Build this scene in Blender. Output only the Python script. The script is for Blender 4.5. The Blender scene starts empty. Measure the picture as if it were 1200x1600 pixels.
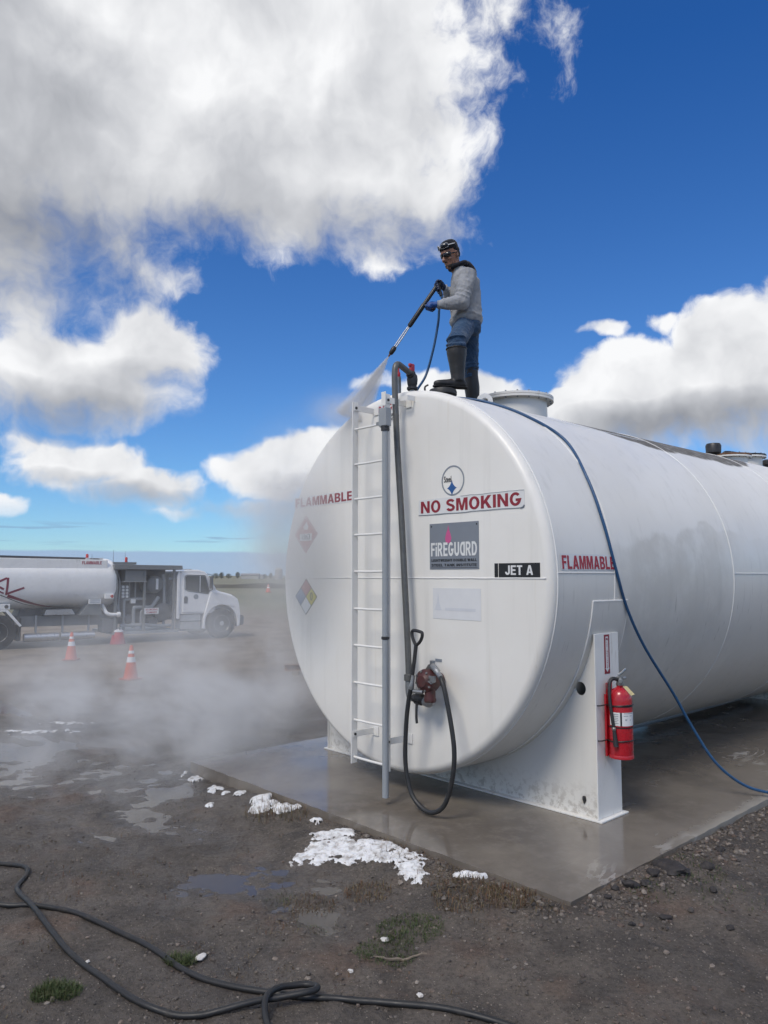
import bpy, bmesh, math, random
import numpy as np
from mathutils import Vector, Matrix, Quaternion
rad = math.radians
SC = bpy.context.scene
COL = SC.collection

# ---------------------------------------------------------------- camera
# World frame: X runs along the tank's end wall, Y along the tank's axis, Z up.
# z = 0 is the yard, the concrete pad is 0.12 m thick.
cam_d = bpy.data.cameras.new('camera')
cam_d.sensor_fit = 'VERTICAL'
cam_d.sensor_height = 36.0
cam_d.lens = 1170.0 / 1600.0 * 36.0
cam_d.clip_start = 0.05
cam_d.clip_end = 20000
cam = bpy.data.objects.new('camera', cam_d)
COL.objects.link(cam)
CAM = Vector((5.356, -5.068, 2.186))
cam.location = CAM
cam.rotation_euler = (rad(90 + 4.85), 0, rad(47.22))
SC.camera = cam

# ---------------------------------------------------------------- sky
SUN_EL, SUN_AZ = 50.0, 166.0          # degrees; azimuth clockwise from +Y
W = bpy.data.worlds.new('World')
SC.world = W
W.use_nodes = True
nt = W.node_tree
nt.nodes.clear()
N = nt.nodes.new
L = nt.links.new


def px_dir(x, y):
    """(azimuth, elevation) in radians of a picture direction, world frame."""
    f = 1170.0
    th = rad(4.85)
    ph = rad(47.22)
    u = (x - 600) / f
    v = (800 - y) / f
    cx, cy, cz = u, math.cos(th) - v * math.sin(th), math.sin(th) + v * math.cos(th)
    wx = cx * math.cos(ph) - cy * math.sin(ph)
    wy = cx * math.sin(ph) + cy * math.cos(ph)
    n = math.sqrt(wx * wx + wy * wy + cz * cz)
    return math.atan2(wx, wy), math.asin(cz / n)


def nmath(tree, op, a, b=None, c=None, clamp=False):
    n = tree.nodes.new('ShaderNodeMath')
    n.operation = op
    n.use_clamp = clamp
    for i, s in enumerate((a, b, c)):
        if s is None:
            continue
        if isinstance(s, (int, float)):
            n.inputs[i].default_value = s
        else:
            tree.links.new(s, n.inputs[i])
    return n.outputs[0]


def nvec(tree, op, a, b=None, c=None):
    n = tree.nodes.new('ShaderNodeVectorMath')
    n.operation = op
    for i, s in enumerate((a, b, c)):
        if s is None:
            continue
        if isinstance(s, (tuple, list, Vector)):
            n.inputs[i].default_value = s
        elif isinstance(s, (int, float)):
            n.inputs['Scale'].default_value = s
        else:
            tree.links.new(s, n.inputs[i])
    return n.outputs['Value'] if op in ('DOT_PRODUCT', 'LENGTH', 'DISTANCE') else n.outputs['Vector']


def nrange(tree, v, a, b, c=0.0, d=1.0, mode='SMOOTHSTEP'):
    n = tree.nodes.new('ShaderNodeMapRange')
    n.interpolation_type = mode
    tree.links.new(v, n.inputs['Value'])
    for k, s in (('From Min', a), ('From Max', b), ('To Min', c), ('To Max', d)):
        if isinstance(s, (int, float)):
            n.inputs[k].default_value = s
        else:
            tree.links.new(s, n.inputs[k])
    return n.outputs['Result']


def nnoise(tree, vec, scale, detail=4, rough=0.55, lac=2.0, dist=0.0, out='Fac', dim='3D'):
    n = tree.nodes.new('ShaderNodeTexNoise')
    n.noise_dimensions = dim
    n.inputs['Scale'].default_value = scale
    n.inputs['Detail'].default_value = detail
    n.inputs['Roughness'].default_value = rough
    n.inputs['Lacunarity'].default_value = lac
    n.inputs['Distortion'].default_value = dist
    if vec is not None:
        tree.links.new(vec, n.inputs['Vector'])
    return n.outputs[out]


def nmix(tree, fac, a, b, blend='MIX'):
    n = tree.nodes.new('ShaderNodeMix')
    n.data_type = 'RGBA'
    n.blend_type = blend
    n.clamp_factor = True
    if isinstance(fac, (int, float)):
        n.inputs[0].default_value = fac
    else:
        tree.links.new(fac, n.inputs[0])
    for i, s in ((6, a), (7, b)):
        if isinstance(s, (tuple, list)):
            n.inputs[i].default_value = (*s[:3], 1)
        else:
            tree.links.new(s, n.inputs[i])
    return n.outputs[2]


# cloud banks: (picture x, y, half width, half height, weight) -> direction blobs.
CLOUDS = [
    (100, 80, 390, 205, 1.0), (420, 130, 270, 200, 1.0), (540, 80, 150, 180, .9), (300, 0, 400, 160, .9),
    (150, 210, 240, 90, .9), (-10, 330, 85, 110, .8), (440, 315, 100, 75, .75), (590, 290, 120, 80, .6),
    (630, 360, 95, 62, .40), (640, 170, 60, 130, .45), (760, 40, 80, 55, .10), (745, 270, 22, 45, .12),
    (235, 555, 80, 62, .8), (95, 580, 95, 58, .8), (150, 615, 140, 46, .7), (15, 610, 80, 55, .5), (30, 520, 60, 30, .4),
    (230, 430, 75, 22, .26), (110, 640, 110, 36, .5),
    (120, 725, 95, 40, .62), (225, 765, 95, 28, .55), (55, 690, 60, 26, .4), (290, 800, 50, 12, .3), (0, 790, 36, 16, .45),
    (430, 735, 85, 42, .8), (520, 715, 80, 40, .7), (385, 795, 65, 16, .40),
    (1160, 560, 100, 85, .95), (985, 600, 105, 62, .9), (1060, 650, 210, 50, .9), (1260, 560, 130, 110, .95),
    (928, 518, 34, 15, .6), (880, 640, 45, 30, .7), (1025, 497, 30, 14, .32),
    (735, 610, 75, 34, .85), (670, 620, 60, 32, .7), (570, 600, 30, 16, .30),
    # beyond the frame the same broken cumulus goes on
    (-420, 180, 420, 240, 1.0), (-300, 600, 230, 110, .8), (-700, 500, 260, 150, .9), (200, -330, 520, 190, .9),
    (1500, 640, 230, 90, .9), (1750, 330, 220, 130, .9), (1250, -420, 300, 160, .8),
]
SHADES = [
    (20, 330, 240, 160, 1.0), (-60, 170, 200, 200, .8), (330, 330, 230, 60, .8), (560, 350, 170, 60, .8), (400, 250, 200, 70, .35), (640, 180, 60, 120, .3),
    (110, 640, 180, 42, .95), (200, 600, 100, 34, .6), (200, 775, 130, 20, .8), (110, 750, 80, 20, .6), (400, 800, 110, 22, .7), (480, 760, 90, 22, .5),
    (1010, 665, 150, 36, 1.0), (1150, 660, 150, 50, 1.0), (1190, 590, 60, 50, .35), (-420, 280, 330, 150, .8), (1500, 700, 220, 60, .8),
]

tc = N('ShaderNodeTexCoord')
sep = N('ShaderNodeSeparateXYZ')
L(tc.outputs['Generated'], sep.inputs[0])
az = nmath(nt, 'ARCTAN2', sep.outputs['X'], sep.outputs['Y'])
el = nmath(nt, 'ARCSINE', sep.outputs['Z'])
cmb = N('ShaderNodeCombineXYZ')
L(az, cmb.inputs[0])
L(el, cmb.inputs[1])
P0 = cmb.outputs[0]
DSUN = (-.016, .040, 0)                                              # a step towards the sun's side of the clouds
wv = nvec(nt, 'SUBTRACT', nnoise(nt, P0, 5.2, 4, .6, out='Color', dim='2D'), (.5, .5, .5))
P1 = nvec(nt, 'MULTIPLY_ADD', wv, (.085, .075, 0), P0)
P2 = nvec(nt, 'ADD', P1, DSUN)


def blobs(P, items):
    acc = None
    for (bx_, by_, bw_, bh_, wt) in items:
        a, e = px_dir(bx_, by_)
        dq = nvec(nt, 'SUBTRACT', P, (a, e, 0))
        dq = nvec(nt, 'MULTIPLY', dq, (1170 / bw_ * (0.86 if e > .35 else 1.0), 1170 / bh_, 0))
        m = nmath(nt, 'MULTIPLY_ADD', nvec(nt, 'DOT_PRODUCT', dq, dq), -wt * .75, wt)
        if acc is None:
            acc = m
        else:
            n = N('ShaderNodeMath')
            n.operation = 'SMOOTH_MAX'
            L(acc, n.inputs[0])
            L(m, n.inputs[1])
            n.inputs[2].default_value = .18
            acc = n.outputs[0]
    return acc


acc = nmath(nt, 'MAXIMUM', blobs(P1, CLOUDS), -0.40)
# the shaded undersides of the same banks: (x, y, half width, half height, depth of shade)
shade = nmath(nt, 'MAXIMUM', blobs(P1, SHADES), 0.0)
# general broken cloud for the rest of the sky (beyond about 50 degrees from the view)
dz = nvec(nt, 'SUBTRACT', P0, (*px_dir(600, 700), 0))
dl = nvec(nt, 'LENGTH', nvec(nt, 'MULTIPLY', dz, (1.0, .9, 0)))
far = nrange(nt, dl, .80, 1.2)
gen = nmath(nt, 'MULTIPLY_ADD', nnoise(nt, P1, 2.1, 2, .5, dim='2D'), 4.2, -2.0)
mx = N('ShaderNodeMix')
L(far, mx.inputs[0])
L(acc, mx.inputs[2])
L(gen, mx.inputs[3])
acc = mx.outputs[0]
fb = nmath(nt, 'SUBTRACT', nnoise(nt, P1, 10.0, 10, .62, dim='2D'), .5)
fbl = nnoise(nt, P1, 10.0, 4, .52, dim='2D')
fbs = nnoise(nt, P2, 10.0, 4, .52, dim='2D')
D0 = nmath(nt, 'MULTIPLY_ADD', fb, 1.25, acc)
sky = N('ShaderNodeTexSky')
sky.sky_type = 'NISHITA'
sky.sun_disc = False
sky.sun_elevation = rad(SUN_EL)
sky.sun_rotation = rad(SUN_AZ)
sky.altitude = 100
sky.air_density = 1.0
sky.dust_density = 0.1
sky.ozone_density = 3.0
grade = nmix(nt, nrange(nt, el, .02, .62, 0, 1, 'LINEAR'), (.045, .066, .087), (.0165, .049, .092))
skyc = nvec(nt, 'MULTIPLY', sky.outputs[0], grade)
alpha = nrange(nt, D0, -.06, nmath(nt, 'MULTIPLY_ADD', shade, .55, .34))
alpha = nmath(nt, 'MULTIPLY', alpha, nrange(nt, el, .045, .10))
lit = nmath(nt, 'SUBTRACT', fbl, fbs)
thick = nrange(nt, D0, .15, 1.0)
bright = nmath(nt, 'MULTIPLY_ADD', thick, -.05, .87)
bright = nmath(nt, 'MULTIPLY_ADD', lit, .48, bright)
bright = nmath(nt, 'MULTIPLY_ADD', nmath(nt, 'MULTIPLY_ADD', fb, .16, shade), -.42, bright)
bright = nmath(nt, 'MAXIMUM', bright, .26)
bright = nmath(nt, 'MINIMUM', bright, .93)
cr = N('ShaderNodeValToRGB')
cr.color_ramp.elements[0].position = .25
cr.color_ramp.elements[0].color = (.185, .195, .22, 1)
cr.color_ramp.elements[1].position = .95
cr.color_ramp.elements[1].color = (.69, .695, .705, 1)
e_ = cr.color_ramp.elements.new(.6)
e_.color = (.40, .41, .435, 1)
L(bright, cr.inputs[0])
mixed = nmix(nt, alpha, skyc, cr.outputs[0])
# low blue-grey cloud bank lying on the horizon
bn = nnoise(nt, nvec(nt, 'MULTIPLY', P0, (6, 30, 0)), 1.0, 3, .5, dim='2D')
bank = nmath(nt, 'MULTIPLY_ADD', nmath(nt, 'SUBTRACT', bn, .5), .010, el)
bankm = nrange(nt, bank, .0285, .0325, 1, 0)
mixed = nmix(nt, nmath(nt, 'MULTIPLY', bankm, .80), mixed, (.225, .305, .47))
st = nnoise(nt, nvec(nt, 'MULTIPLY', P0, (7, 110, 0)), 1.0, 3, .55, dim='2D')
stm = nmath(nt, 'MULTIPLY', nrange(nt, st, .60, .68), nrange(nt, nmath(nt, 'ABSOLUTE', nmath(nt, 'SUBTRACT', el, .052)), .0, .022, 1, 0))
mixed = nmix(nt, nmath(nt, 'MULTIPLY', stm, .55), mixed, (.16, .24, .385))
bg = N('ShaderNodeBackground')
L(mixed, bg.inputs['Color'])
bg.inputs['Strength'].default_value = 1.0
wo = N('ShaderNodeOutputWorld')
L(bg.outputs[0], wo.inputs['Surface'])
W.cycles.sampling_method = 'MANUAL'
W.cycles.sample_map_resolution = 512

# ---------------------------------------------------------------- sun (veiled by cloud) and exposure
sl = bpy.data.lights.new('sun', 'SUN')
sl.energy = 1.5
sl.angle = rad(20)
sl.color = (1.0, .92, .80)
so = bpy.data.objects.new('sun', sl)
COL.objects.link(so)
_sd = Vector((math.sin(rad(SUN_AZ)) * math.cos(rad(SUN_EL)), math.cos(rad(SUN_AZ)) * math.cos(rad(SUN_EL)), math.sin(rad(SUN_EL))))
so.rotation_euler = _sd.to_track_quat('Z', 'Y').to_euler()
so.location = _sd * 60
vs = SC.view_settings
vs.view_transform = 'Standard'
vs.look = 'None'
vs.exposure = 0.50
vs.gamma = 1.0
vs.use_curve_mapping = False
SC.render.engine = 'CYCLES'
SC.cycles.use_denoising = True
SC.cycles.denoiser = 'OPENIMAGEDENOISE'
SC.cycles.max_bounces = 5
SC.cycles.diffuse_bounces = 2
SC.cycles.glossy_bounces = 2
SC.cycles.transmission_bounces = 4
SC.cycles.volume_bounces = 1
SC.cycles.transparent_max_bounces = 8
SC.cycles.volume_step_rate = 1.0
SC.cycles.volume_max_steps = 96
SC.cycles.use_adaptive_sampling = True
SC.cycles.adaptive_threshold = .02
SC.cycles.adaptive_min_samples = 20
SC.cycles.caustics_reflective = False
SC.cycles.caustics_refractive = False
SC.cycles.sample_clamp_indirect = 6

# ================================================================ helpers
class MB:
    """collects vertices and faces of ONE mesh object"""

    def __init__(self):
        self.v, self.f = [], []

    def add(self, vs_, fs_):
        o = len(self.v)
        self.v += [tuple(p) for p in vs_]
        self.f += [tuple(i + o for i in q) for q in fs_]
        return self

    def box(self, c, s, R=None):
        hx, hy, hz_ = s[0] / 2, s[1] / 2, s[2] / 2
        pts = [Vector((x, y, z)) for x in (-hx, hx) for y in (-hy, hy) for z in (-hz_, hz_)]
        if R is not None:
            pts = [R @ p for p in pts]
        c = Vector(c)
        return self.add([p + c for p in pts], [(0, 1, 3, 2), (4, 6, 7, 5), (0, 4, 5, 1), (2, 3, 7, 6), (0, 2, 6, 4), (1, 5, 7, 3)])

    def bb(self, a, b):
        return self.box([(a[i] + b[i]) / 2 for i in range(3)], [abs(b[i] - a[i]) for i in range(3)])

    def tube(self, pts, r, n=10, caps=True, closed=False, flat=None):
        pts = [Vector(p) for p in pts]
        m = len(pts)
        rs = r if isinstance(r, (list, tuple)) else [r] * m
        T = []
        for i in range(m):
            a = pts[(i - 1) % m] if (closed or i > 0) else pts[i]
            b = pts[(i + 1) % m] if (closed or i < m - 1) else pts[i]
            t = (b - a)
            T.append(t.normalized() if t.length > 1e-9 else Vector((0, 0, 1)))
        up = Vector((0, 0, 1)) if abs(T[0].z) < .9 else Vector((1, 0, 0))
        nrm = (up - T[0] * up.dot(T[0])).normalized()
        vs_, fs_ = [], []
        for i in range(m):
            if i:
                nrm = nrm - T[i] * nrm.dot(T[i])
                nrm = nrm.normalized() if nrm.length > 1e-6 else T[i].orthogonal().normalized()
            bi = T[i].cross(nrm)
            for k in range(n):
                a = 2 * math.pi * k / n
                ca, sa = math.cos(a), math.sin(a)
                if flat:
                    sa *= flat
                vs_.append(pts[i] + (nrm * ca + bi * sa) * rs[i])
        for i in range(m if closed else m - 1):
            j = (i + 1) % m
            for k in range(n):
                k2 = (k + 1) % n
                fs_.append((i * n + k, i * n + k2, j * n + k2, j * n + k))
        if caps and not closed:
            fs_.append(tuple(range(n - 1, -1, -1)))
            fs_.append(tuple((m - 1) * n + k for k in range(n)))
        return self.add(vs_, fs_)

    def cyl(self, a, b, r0, r1=None, n=16):
        return self.tube([a, b], [r0, r0 if r1 is None else r1], n)

    def lathe(self, prof, o, axis=(0, 0, 1), n=24, ref=None, a0=0, a1=2 * math.pi):
        """prof = [(radius, height along axis)]"""
        ax = Vector(axis).normalized()
        e1 = Vector(ref) if ref else ax.orthogonal()
        e1 = (e1 - ax * e1.dot(ax)).normalized()
        e2 = ax.cross(e1)
        o = Vector(o)
        full = abs(a1 - a0 - 2 * math.pi) < 1e-6
        kk = n if full else n + 1
        vs_, fs_ = [], []
        for (r, h) in prof:
            for k in range(kk):
                a = a0 + (a1 - a0) * k / n
                vs_.append(o + ax * h + (e1 * math.cos(a) + e2 * math.sin(a)) * r)
        for i in range(len(prof) - 1):
            for k in range(n):
                k2 = (k + 1) % kk
                fs_.append((i * kk + k, i * kk + k2, (i + 1) * kk + k2, (i + 1) * kk + k))
        if full:
            if prof[0][0] > 1e-5:
                fs_.append(tuple(range(kk - 1, -1, -1)))
            if prof[-1][0] > 1e-5:
                fs_.append(tuple((len(prof) - 1) * kk + k for k in range(kk)))
        return self.add(vs_, fs_)

    def ball(self, c, r, nu=16, nv=10, R=None):
        rx, ry, rz = (r, r, r) if isinstance(r, (int, float)) else r
        c = Vector(c)
        vs_, fs_ = [], []
        for i in range(nv + 1):
            t = math.pi * i / nv
            for k in range(nu):
                a = 2 * math.pi * k / nu
                p = Vector((rx * math.sin(t) * math.cos(a), ry * math.sin(t) * math.sin(a), rz * math.cos(t)))
                vs_.append((R @ p if R is not None else p) + c)
        for i in range(nv):
            for k in range(nu):
                k2 = (k + 1) % nu
                fs_.append((i * nu + k, (i + 1) * nu + k, (i + 1) * nu + k2, i * nu + k2))
        return self.add(vs_, fs_)

    def prism(self, poly, o, ex, ey, depth, holes=()):
        """polygon (2-D list) in the plane o + x*ex + y*ey, extruded by depth along ex x ey"""
        ex, ey, o = Vector(ex), Vector(ey), Vector(o)
        ez = ex.cross(ey).normalized() * depth
        loops = [list(poly)] + [list(h) for h in holes]
        from mathutils.geometry import tessellate_polygon
        flat_ = [p for lp in loops for p in lp]
        tris = tessellate_polygon([[Vector((p[0], p[1], 0)) for p in lp] for lp in loops])
        a = [o + ex * p[0] + ey * p[1] for p in flat_]
        n = len(a)
        fs_ = []
        for t in tris:
            p, q, r_ = (flat_[i] for i in t)
            s = (q[0] - p[0]) * (r_[1] - p[1]) - (q[1] - p[1]) * (r_[0] - p[0])
            t = tuple(t) if s > 0 else tuple(reversed(t))
            fs_.append(tuple(reversed(t)))
            fs_.append(tuple(i + n for i in t))
        st_ = 0
        for li, lp in enumerate(loops):
            m = len(lp)
            ar = sum(lp[i][0] * lp[(i + 1) % m][1] - lp[(i + 1) % m][0] * lp[i][1] for i in range(m))
            for i in range(m):
                j = (i + 1) % m
                q = (st_ + i, st_ + j, st_ + j + n, st_ + i + n)
                if (ar > 0) != (li == 0):
                    q = tuple(reversed(q))
                fs_.append(q)
            st_ += m
        return self.add(a + [p + ez for p in a], fs_)

    def xf(self, M):
        self.v = [tuple(M @ Vector(p)) for p in self.v]
        return self


def spline(pts, n=8, closed=False):
    """Catmull-Rom through the points"""
    P = [Vector(p) for p in pts]
    m = len(P)
    out = []
    for i in range(m if closed else m - 1):
        p0 = P[(i - 1) % m] if (closed or i > 0) else P[0] * 2 - P[1]
        p1, p2 = P[i], P[(i + 1) % m]
        p3 = P[(i + 2) % m] if (closed or i < m - 2) else P[-1] * 2 - P[-2]
        for k in range(n):
            t = k / n
            out.append(.5 * ((2 * p1) + (p2 - p0) * t + (2 * p0 - 5 * p1 + 4 * p2 - p3) * t * t + (3 * p1 - p0 - 3 * p2 + p3) * t ** 3))
    if not closed:
        out.append(P[-1])
    return out


ROOTM = {}


def obj(name, mb, mat, parent=None, smooth=True, angle=35, bevel=0, bseg=2, local=False, subsurf=0):
    """links ONE mesh object; mesh data given in world space unless local"""
    if isinstance(mb, MB):
        me = bpy.data.meshes.new(name)
        vv = mb.v
        if parent is not None and not local:
            Mi = ROOTM[parent.name].inverted()
            vv = [tuple(Mi @ Vector(p)) for p in vv]
        me.from_pydata(vv, [], mb.f)
        me.validate()
        me.update()
        if True:
            bm = bmesh.new()
            bm.from_mesh(me)
            bmesh.ops.recalc_face_normals(bm, faces=bm.faces)
            bm.to_mesh(me)
            bm.free()
    else:
        me = mb
        if parent is not None and not local:
            me.transform(ROOTM[parent.name].inverted())
    if smooth:
        me.shade_smooth()
        me.set_sharp_from_angle(angle=rad(angle))
    o = bpy.data.objects.new(name, me)
    COL.objects.link(o)
    if mat is not None:
        me.materials.append(mat)
    if parent is not None:
        o.parent = parent
        ROOTM[o.name] = ROOTM[parent.name]
    else:
        ROOTM[o.name] = Matrix.Identity(4)
    if bevel:
        b = o.modifiers.new('bevel', 'BEVEL')
        b.width = bevel
        b.segments = bseg
        b.limit_method = 'ANGLE'
        b.angle_limit = rad(40)
        b.harden_normals = False
    if subsurf:
        s = o.modifiers.new('subsurf', 'SUBSURF')
        s.levels = s.render_levels = subsurf
    return o


def tag(o, label=None, cat=None, group=None, kind=None):
    if label:
        o['label'] = label
    if cat:
        o['category'] = cat
    if group:
        o['group'] = group
    if kind:
        o['kind'] = kind
    return o


def thing(name, label, cat, loc=(0, 0, 0), rotz=0, group=None):
    o = bpy.data.objects.new(name, None)
    COL.objects.link(o)
    o.empty_display_size = .1
    o.location = loc
    o.rotation_euler = (0, 0, rotz)
    ROOTM[o.name] = Matrix.Translation(Vector(loc)) @ Matrix.Rotation(rotz, 4, 'Z')
    return tag(o, label, cat, group)


def copy_thing(root, loc, rotz=None, label=None):
    r = root.copy()
    COL.objects.link(r)
    r.location = loc
    if rotz is not None:
        r.rotation_euler = (0, 0, rotz)
    if label:
        r['label'] = label

    def rec(a, b):
        for ch in list(a.children):
            c = ch.copy()
            COL.objects.link(c)
            c.parent = b
            rec(ch, c)
    kids = list(root.children)
    for ch in kids:
        c = ch.copy()
        COL.objects.link(c)
        c.parent = r
        rec(ch, c)
    return r


def text_mesh(s, size, o, ex, ey, bold=0.0, width=1.0, extr=.0008, align='CENTER', spacing=1.0, shear=0.0):
    """flat lettering as a mesh; o = centre of the line, ex to the right, ey up"""
    c = bpy.data.curves.new('lettering', 'FONT')
    c.body = s
    c.size = 1.0
    c.align_x = align
    c.align_y = 'CENTER'
    c.offset = bold
    c.space_character = spacing
    c.shear = shear
    c.resolution_u = 3
    c.extrude = extr / size
    t = bpy.data.objects.new('lettering', c)
    COL.objects.link(t)
    dg = bpy.context.evaluated_depsgraph_get()
    me = bpy.data.meshes.new_from_object(t.evaluated_get(dg))
    bpy.data.objects.remove(t)
    bpy.data.curves.remove(c)
    ex, ey = Vector(ex).normalized(), Vector(ey).normalized()
    ez = ex.cross(ey)
    M = Matrix.Identity(4)
    for i in range(3):
        M[i][0], M[i][1], M[i][2], M[i][3] = ex[i] * size * width, ey[i] * size, ez[i] * size, o[i]
    me.transform(M)
    me.materials.clear()
    return me


# ---------------------------------------------------------------- heavy block lettering (sign-painter's grotesque)
def _arc(cx, cy, rx, ry, a0, a1, n=10):
    return [(cx + rx * math.cos(rad(a0 + (a1 - a0) * k / n)), cy + ry * math.sin(rad(a0 + (a1 - a0) * k / n))) for k in range(n + 1)]


def _stroke(pts, w):
    """outline of a pen stroke of width w along the points"""
    L_, R_ = [], []
    m = len(pts)
    for i, p in enumerate(pts):
        a, b = pts[max(0, i - 1)], pts[min(m - 1, i + 1)]
        def nn(u, v):
            dx, dy = v[0] - u[0], v[1] - u[1]
            l_ = math.hypot(dx, dy) or 1
            return -dy / l_, dx / l_
        if 0 < i < m - 1:
            n1, n2 = nn(a, p), nn(p, b)
            sx, sy = n1[0] + n2[0], n1[1] + n2[1]
            l_ = math.hypot(sx, sy) or 1
            sx, sy = sx / l_, sy / l_
            k = 1 / max(.5, sx * n1[0] + sy * n1[1])
        else:
            sx, sy = nn(a, b)
            k = 1
        L_.append((p[0] + sx * k * w / 2, p[1] + sy * k * w / 2))
        R_.append((p[0] - sx * k * w / 2, p[1] - sy * k * w / 2))
    return L_ + R_[::-1]


_s = .215
GLY = {
    'I': (.215, [([(0, 0), (_s, 0), (_s, 1), (0, 1)], [])]),
    'i': (.215, [([(0, 0), (_s, 0), (_s, .70), (0, .70)], []), ([(0, .80), (_s, .80), (_s, 1), (0, 1)], [])]),
    'L': (.60, [([(0, 0), (.60, 0), (.60, .19), (_s, .19), (_s, 1), (0, 1)], [])]),
    'E': (.64, [([(0, 0), (.64, 0), (.64, .18), (_s, .18), (_s, .42), (.58, .42), (.58, .59), (_s, .59), (_s, .82), (.63, .82), (.63, 1), (0, 1)], [])]),
    'F': (.60, [([(0, 0), (_s, 0), (_s, .41), (.54, .41), (.54, .58), (_s, .58), (_s, .82), (.60, .82), (.60, 1), (0, 1)], [])]),
    'T': (.66, [([(.2225, 0), (.4375, 0), (.4375, .82), (.66, .82), (.66, 1), (0, 1), (0, .82), (.2225, .82)], [])]),
    'H': (.74, [([(0, 0), (_s, 0), (_s, .41), (.525, .41), (.525, 0), (.74, 0), (.74, 1), (.525, 1), (.525, .59), (_s, .59), (_s, 1), (0, 1)], [])]),
    'N': (.76, [([(0, 0), (.205, 0), (.205, .64), (.545, 0), (.76, 0), (.76, 1), (.555, 1), (.555, .37), (.215, 1), (0, 1)], [])]),
    'M': (.90, [([(0, 0), (.195, 0), (.195, .70), (.36, 0), (.54, 0), (.705, .70), (.705, 0), (.90, 0), (.90, 1), (.61, 1), (.45, .36), (.29, 1), (0, 1)], [])]),
    'A': (.80, [([(0, 0), (.225, 0), (.275, .19), (.525, .19), (.575, 0), (.80, 0), (.525, 1), (.275, 1)], [[(.318, .36), (.482, .36), (.40, .74)]])]),
    'K': (.78, [([(0, 0), (_s, 0), (_s, .30), (.305, .40), (.53, 0), (.785, 0), (.46, .56), (.765, 1), (.50, 1), (_s, .58), (_s, 1), (0, 1)], [])]),
    'O': (.80, [(_arc(.40, .5, .40, .52, 0, 345, 23), [_arc(.40, .5, .185, .335, 0, 345, 23)])]),
    'D': (.74, [([(0, 0), (.34, 0)] + _arc(.34, .5, .40, .5, -80, 80, 14) + [(.34, 1), (0, 1)], [[(_s, .18), (.31, .18)] + _arc(.31, .5, .215, .32, -80, 80, 12) + [(.31, .82), (_s, .82)]])]),
    'a': (.72, [([(.72, 0), (.72, 1), (.38, 1)] + _arc(.38, .5, .38, .5, 100, 260, 14) + [(.38, 0)], [[(.51, .20), (.51, .80), (.40, .80)] + _arc(.40, .5, .19, .30, 100, 260, 12) + [(.40, .20)]])]),
    'U': (.72, [(_stroke([(.1075, 1), (.1075, .36)] + _arc(.36, .36, .2525, .26, 190, 350, 12) + [(.6125, .36), (.6125, 1)], .215), [])]),
    'J': (.58, [(_stroke([(.10, .33)] + _arc(.285, .30, .19, .195, 190, 350, 10) + [(.475, .32), (.475, 1)], .205), [])]),
    'C': (.76, [(_stroke(_arc(.40, .5, .295, .415, 42, 318, 18), .205), [])]),
    'G': (.80, [(_stroke(_arc(.40, .5, .295, .415, 42, 330, 18) + [(.695, .44), (.42, .44)], .195), [])]),
    'S': (.70, [(_stroke(_arc(.35, .715, .245, .188, 18, 200, 10) + [(.175, .60), (.35, .515), (.52, .43)] + _arc(.35, .29, .255, .195, 10, -162, 10), .195), [])]),
    'B': (.72, [([(0, 0), (.40, 0)] + _arc(.42, .275, .30, .275, -75, 62, 9) + [(.53, .535)] + _arc(.41, .755, .27, .245, -40, 75, 8) + [(.40, 1), (0, 1)],
                 [[(_s, .17), (.36, .17)] + _arc(.38, .29, .115, .12, -70, 70, 6) + [(.36, .41), (_s, .41)], [(_s, .58), (.34, .58)] + _arc(.36, .71, .10, .115, -70, 70, 6) + [(.34, .83), (_s, .83)]])]),
    'R': (.76, [([(0, 0), (_s, 0), (_s, .385), (.31, .385), (.51, 0), (.765, 0), (.53, .43)] + _arc(.42, .71, .29, .29, -45, 80, 9) + [(.40, 1), (0, 1)],
                 [[(_s, .56), (.36, .56)] + _arc(.375, .695, .115, .13, -70, 70, 6) + [(.36, .83), (_s, .83)]])]),
    'P': (.72, [([(0, 0), (_s, 0), (_s, .36)] + [(.40, .36)] + _arc(.41, .68, .30, .32, -75, 75, 10) + [(.40, 1), (0, 1)],
                 [[(_s, .54), (.36, .54)] + _arc(.375, .685, .115, .14, -70, 70, 6) + [(.36, .83), (_s, .83)]])]),
    'W': (1.0, [([(.215, 0), (.40, 0), (.50, .55), (.60, 0), (.785, 0), (1.0, 1), (.79, 1), (.685, .36), (.59, 1), (.41, 1), (.315, .36), (.21, 1), (0, 1)], [])]),
    ' ': (.26, []),
}


def block_text(s, cap, width, o, ex, ey, gap=.11, th=.001):
    """lettering of cap height `cap` squeezed or stretched to `width`, centred on o"""
    tot = sum(GLY[c][0] for c in s) + gap * (len(s) - 1)
    kx = width / tot
    ex, ey, o = Vector(ex).normalized(), Vector(ey).normalized(), Vector(o)
    mb = MB()
    x = -tot / 2
    for c in s:
        w, polys = GLY[c]
        for (outer, holes) in polys:
            mb.prism([((x + p[0]) * kx, (p[1] - .5) * cap) for p in outer], o, ex, ey, th, holes=[[((x + p[0]) * kx, (p[1] - .5) * cap) for p in h] for h in holes])
        x += w + gap
    return mb


def block_words(s, cap, width, o, ex, ey, gap=.11, th=.001):
    """one mesh per word, laid out as one line"""
    tot = sum(GLY[c][0] for c in s) + gap * (len(s) - 1)
    kx = width / tot
    out, x = [], -tot / 2
    for w in s.split(' '):
        wl = sum(GLY[c][0] for c in w) + gap * (len(w) - 1)
        out.append(block_text(w, cap, wl * kx, Vector(o) + Vector(ex).normalized() * ((x + wl / 2) * kx), ex, ey, gap, th))
        x += wl + gap * 2 + GLY[' '][0]
    return out


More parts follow.
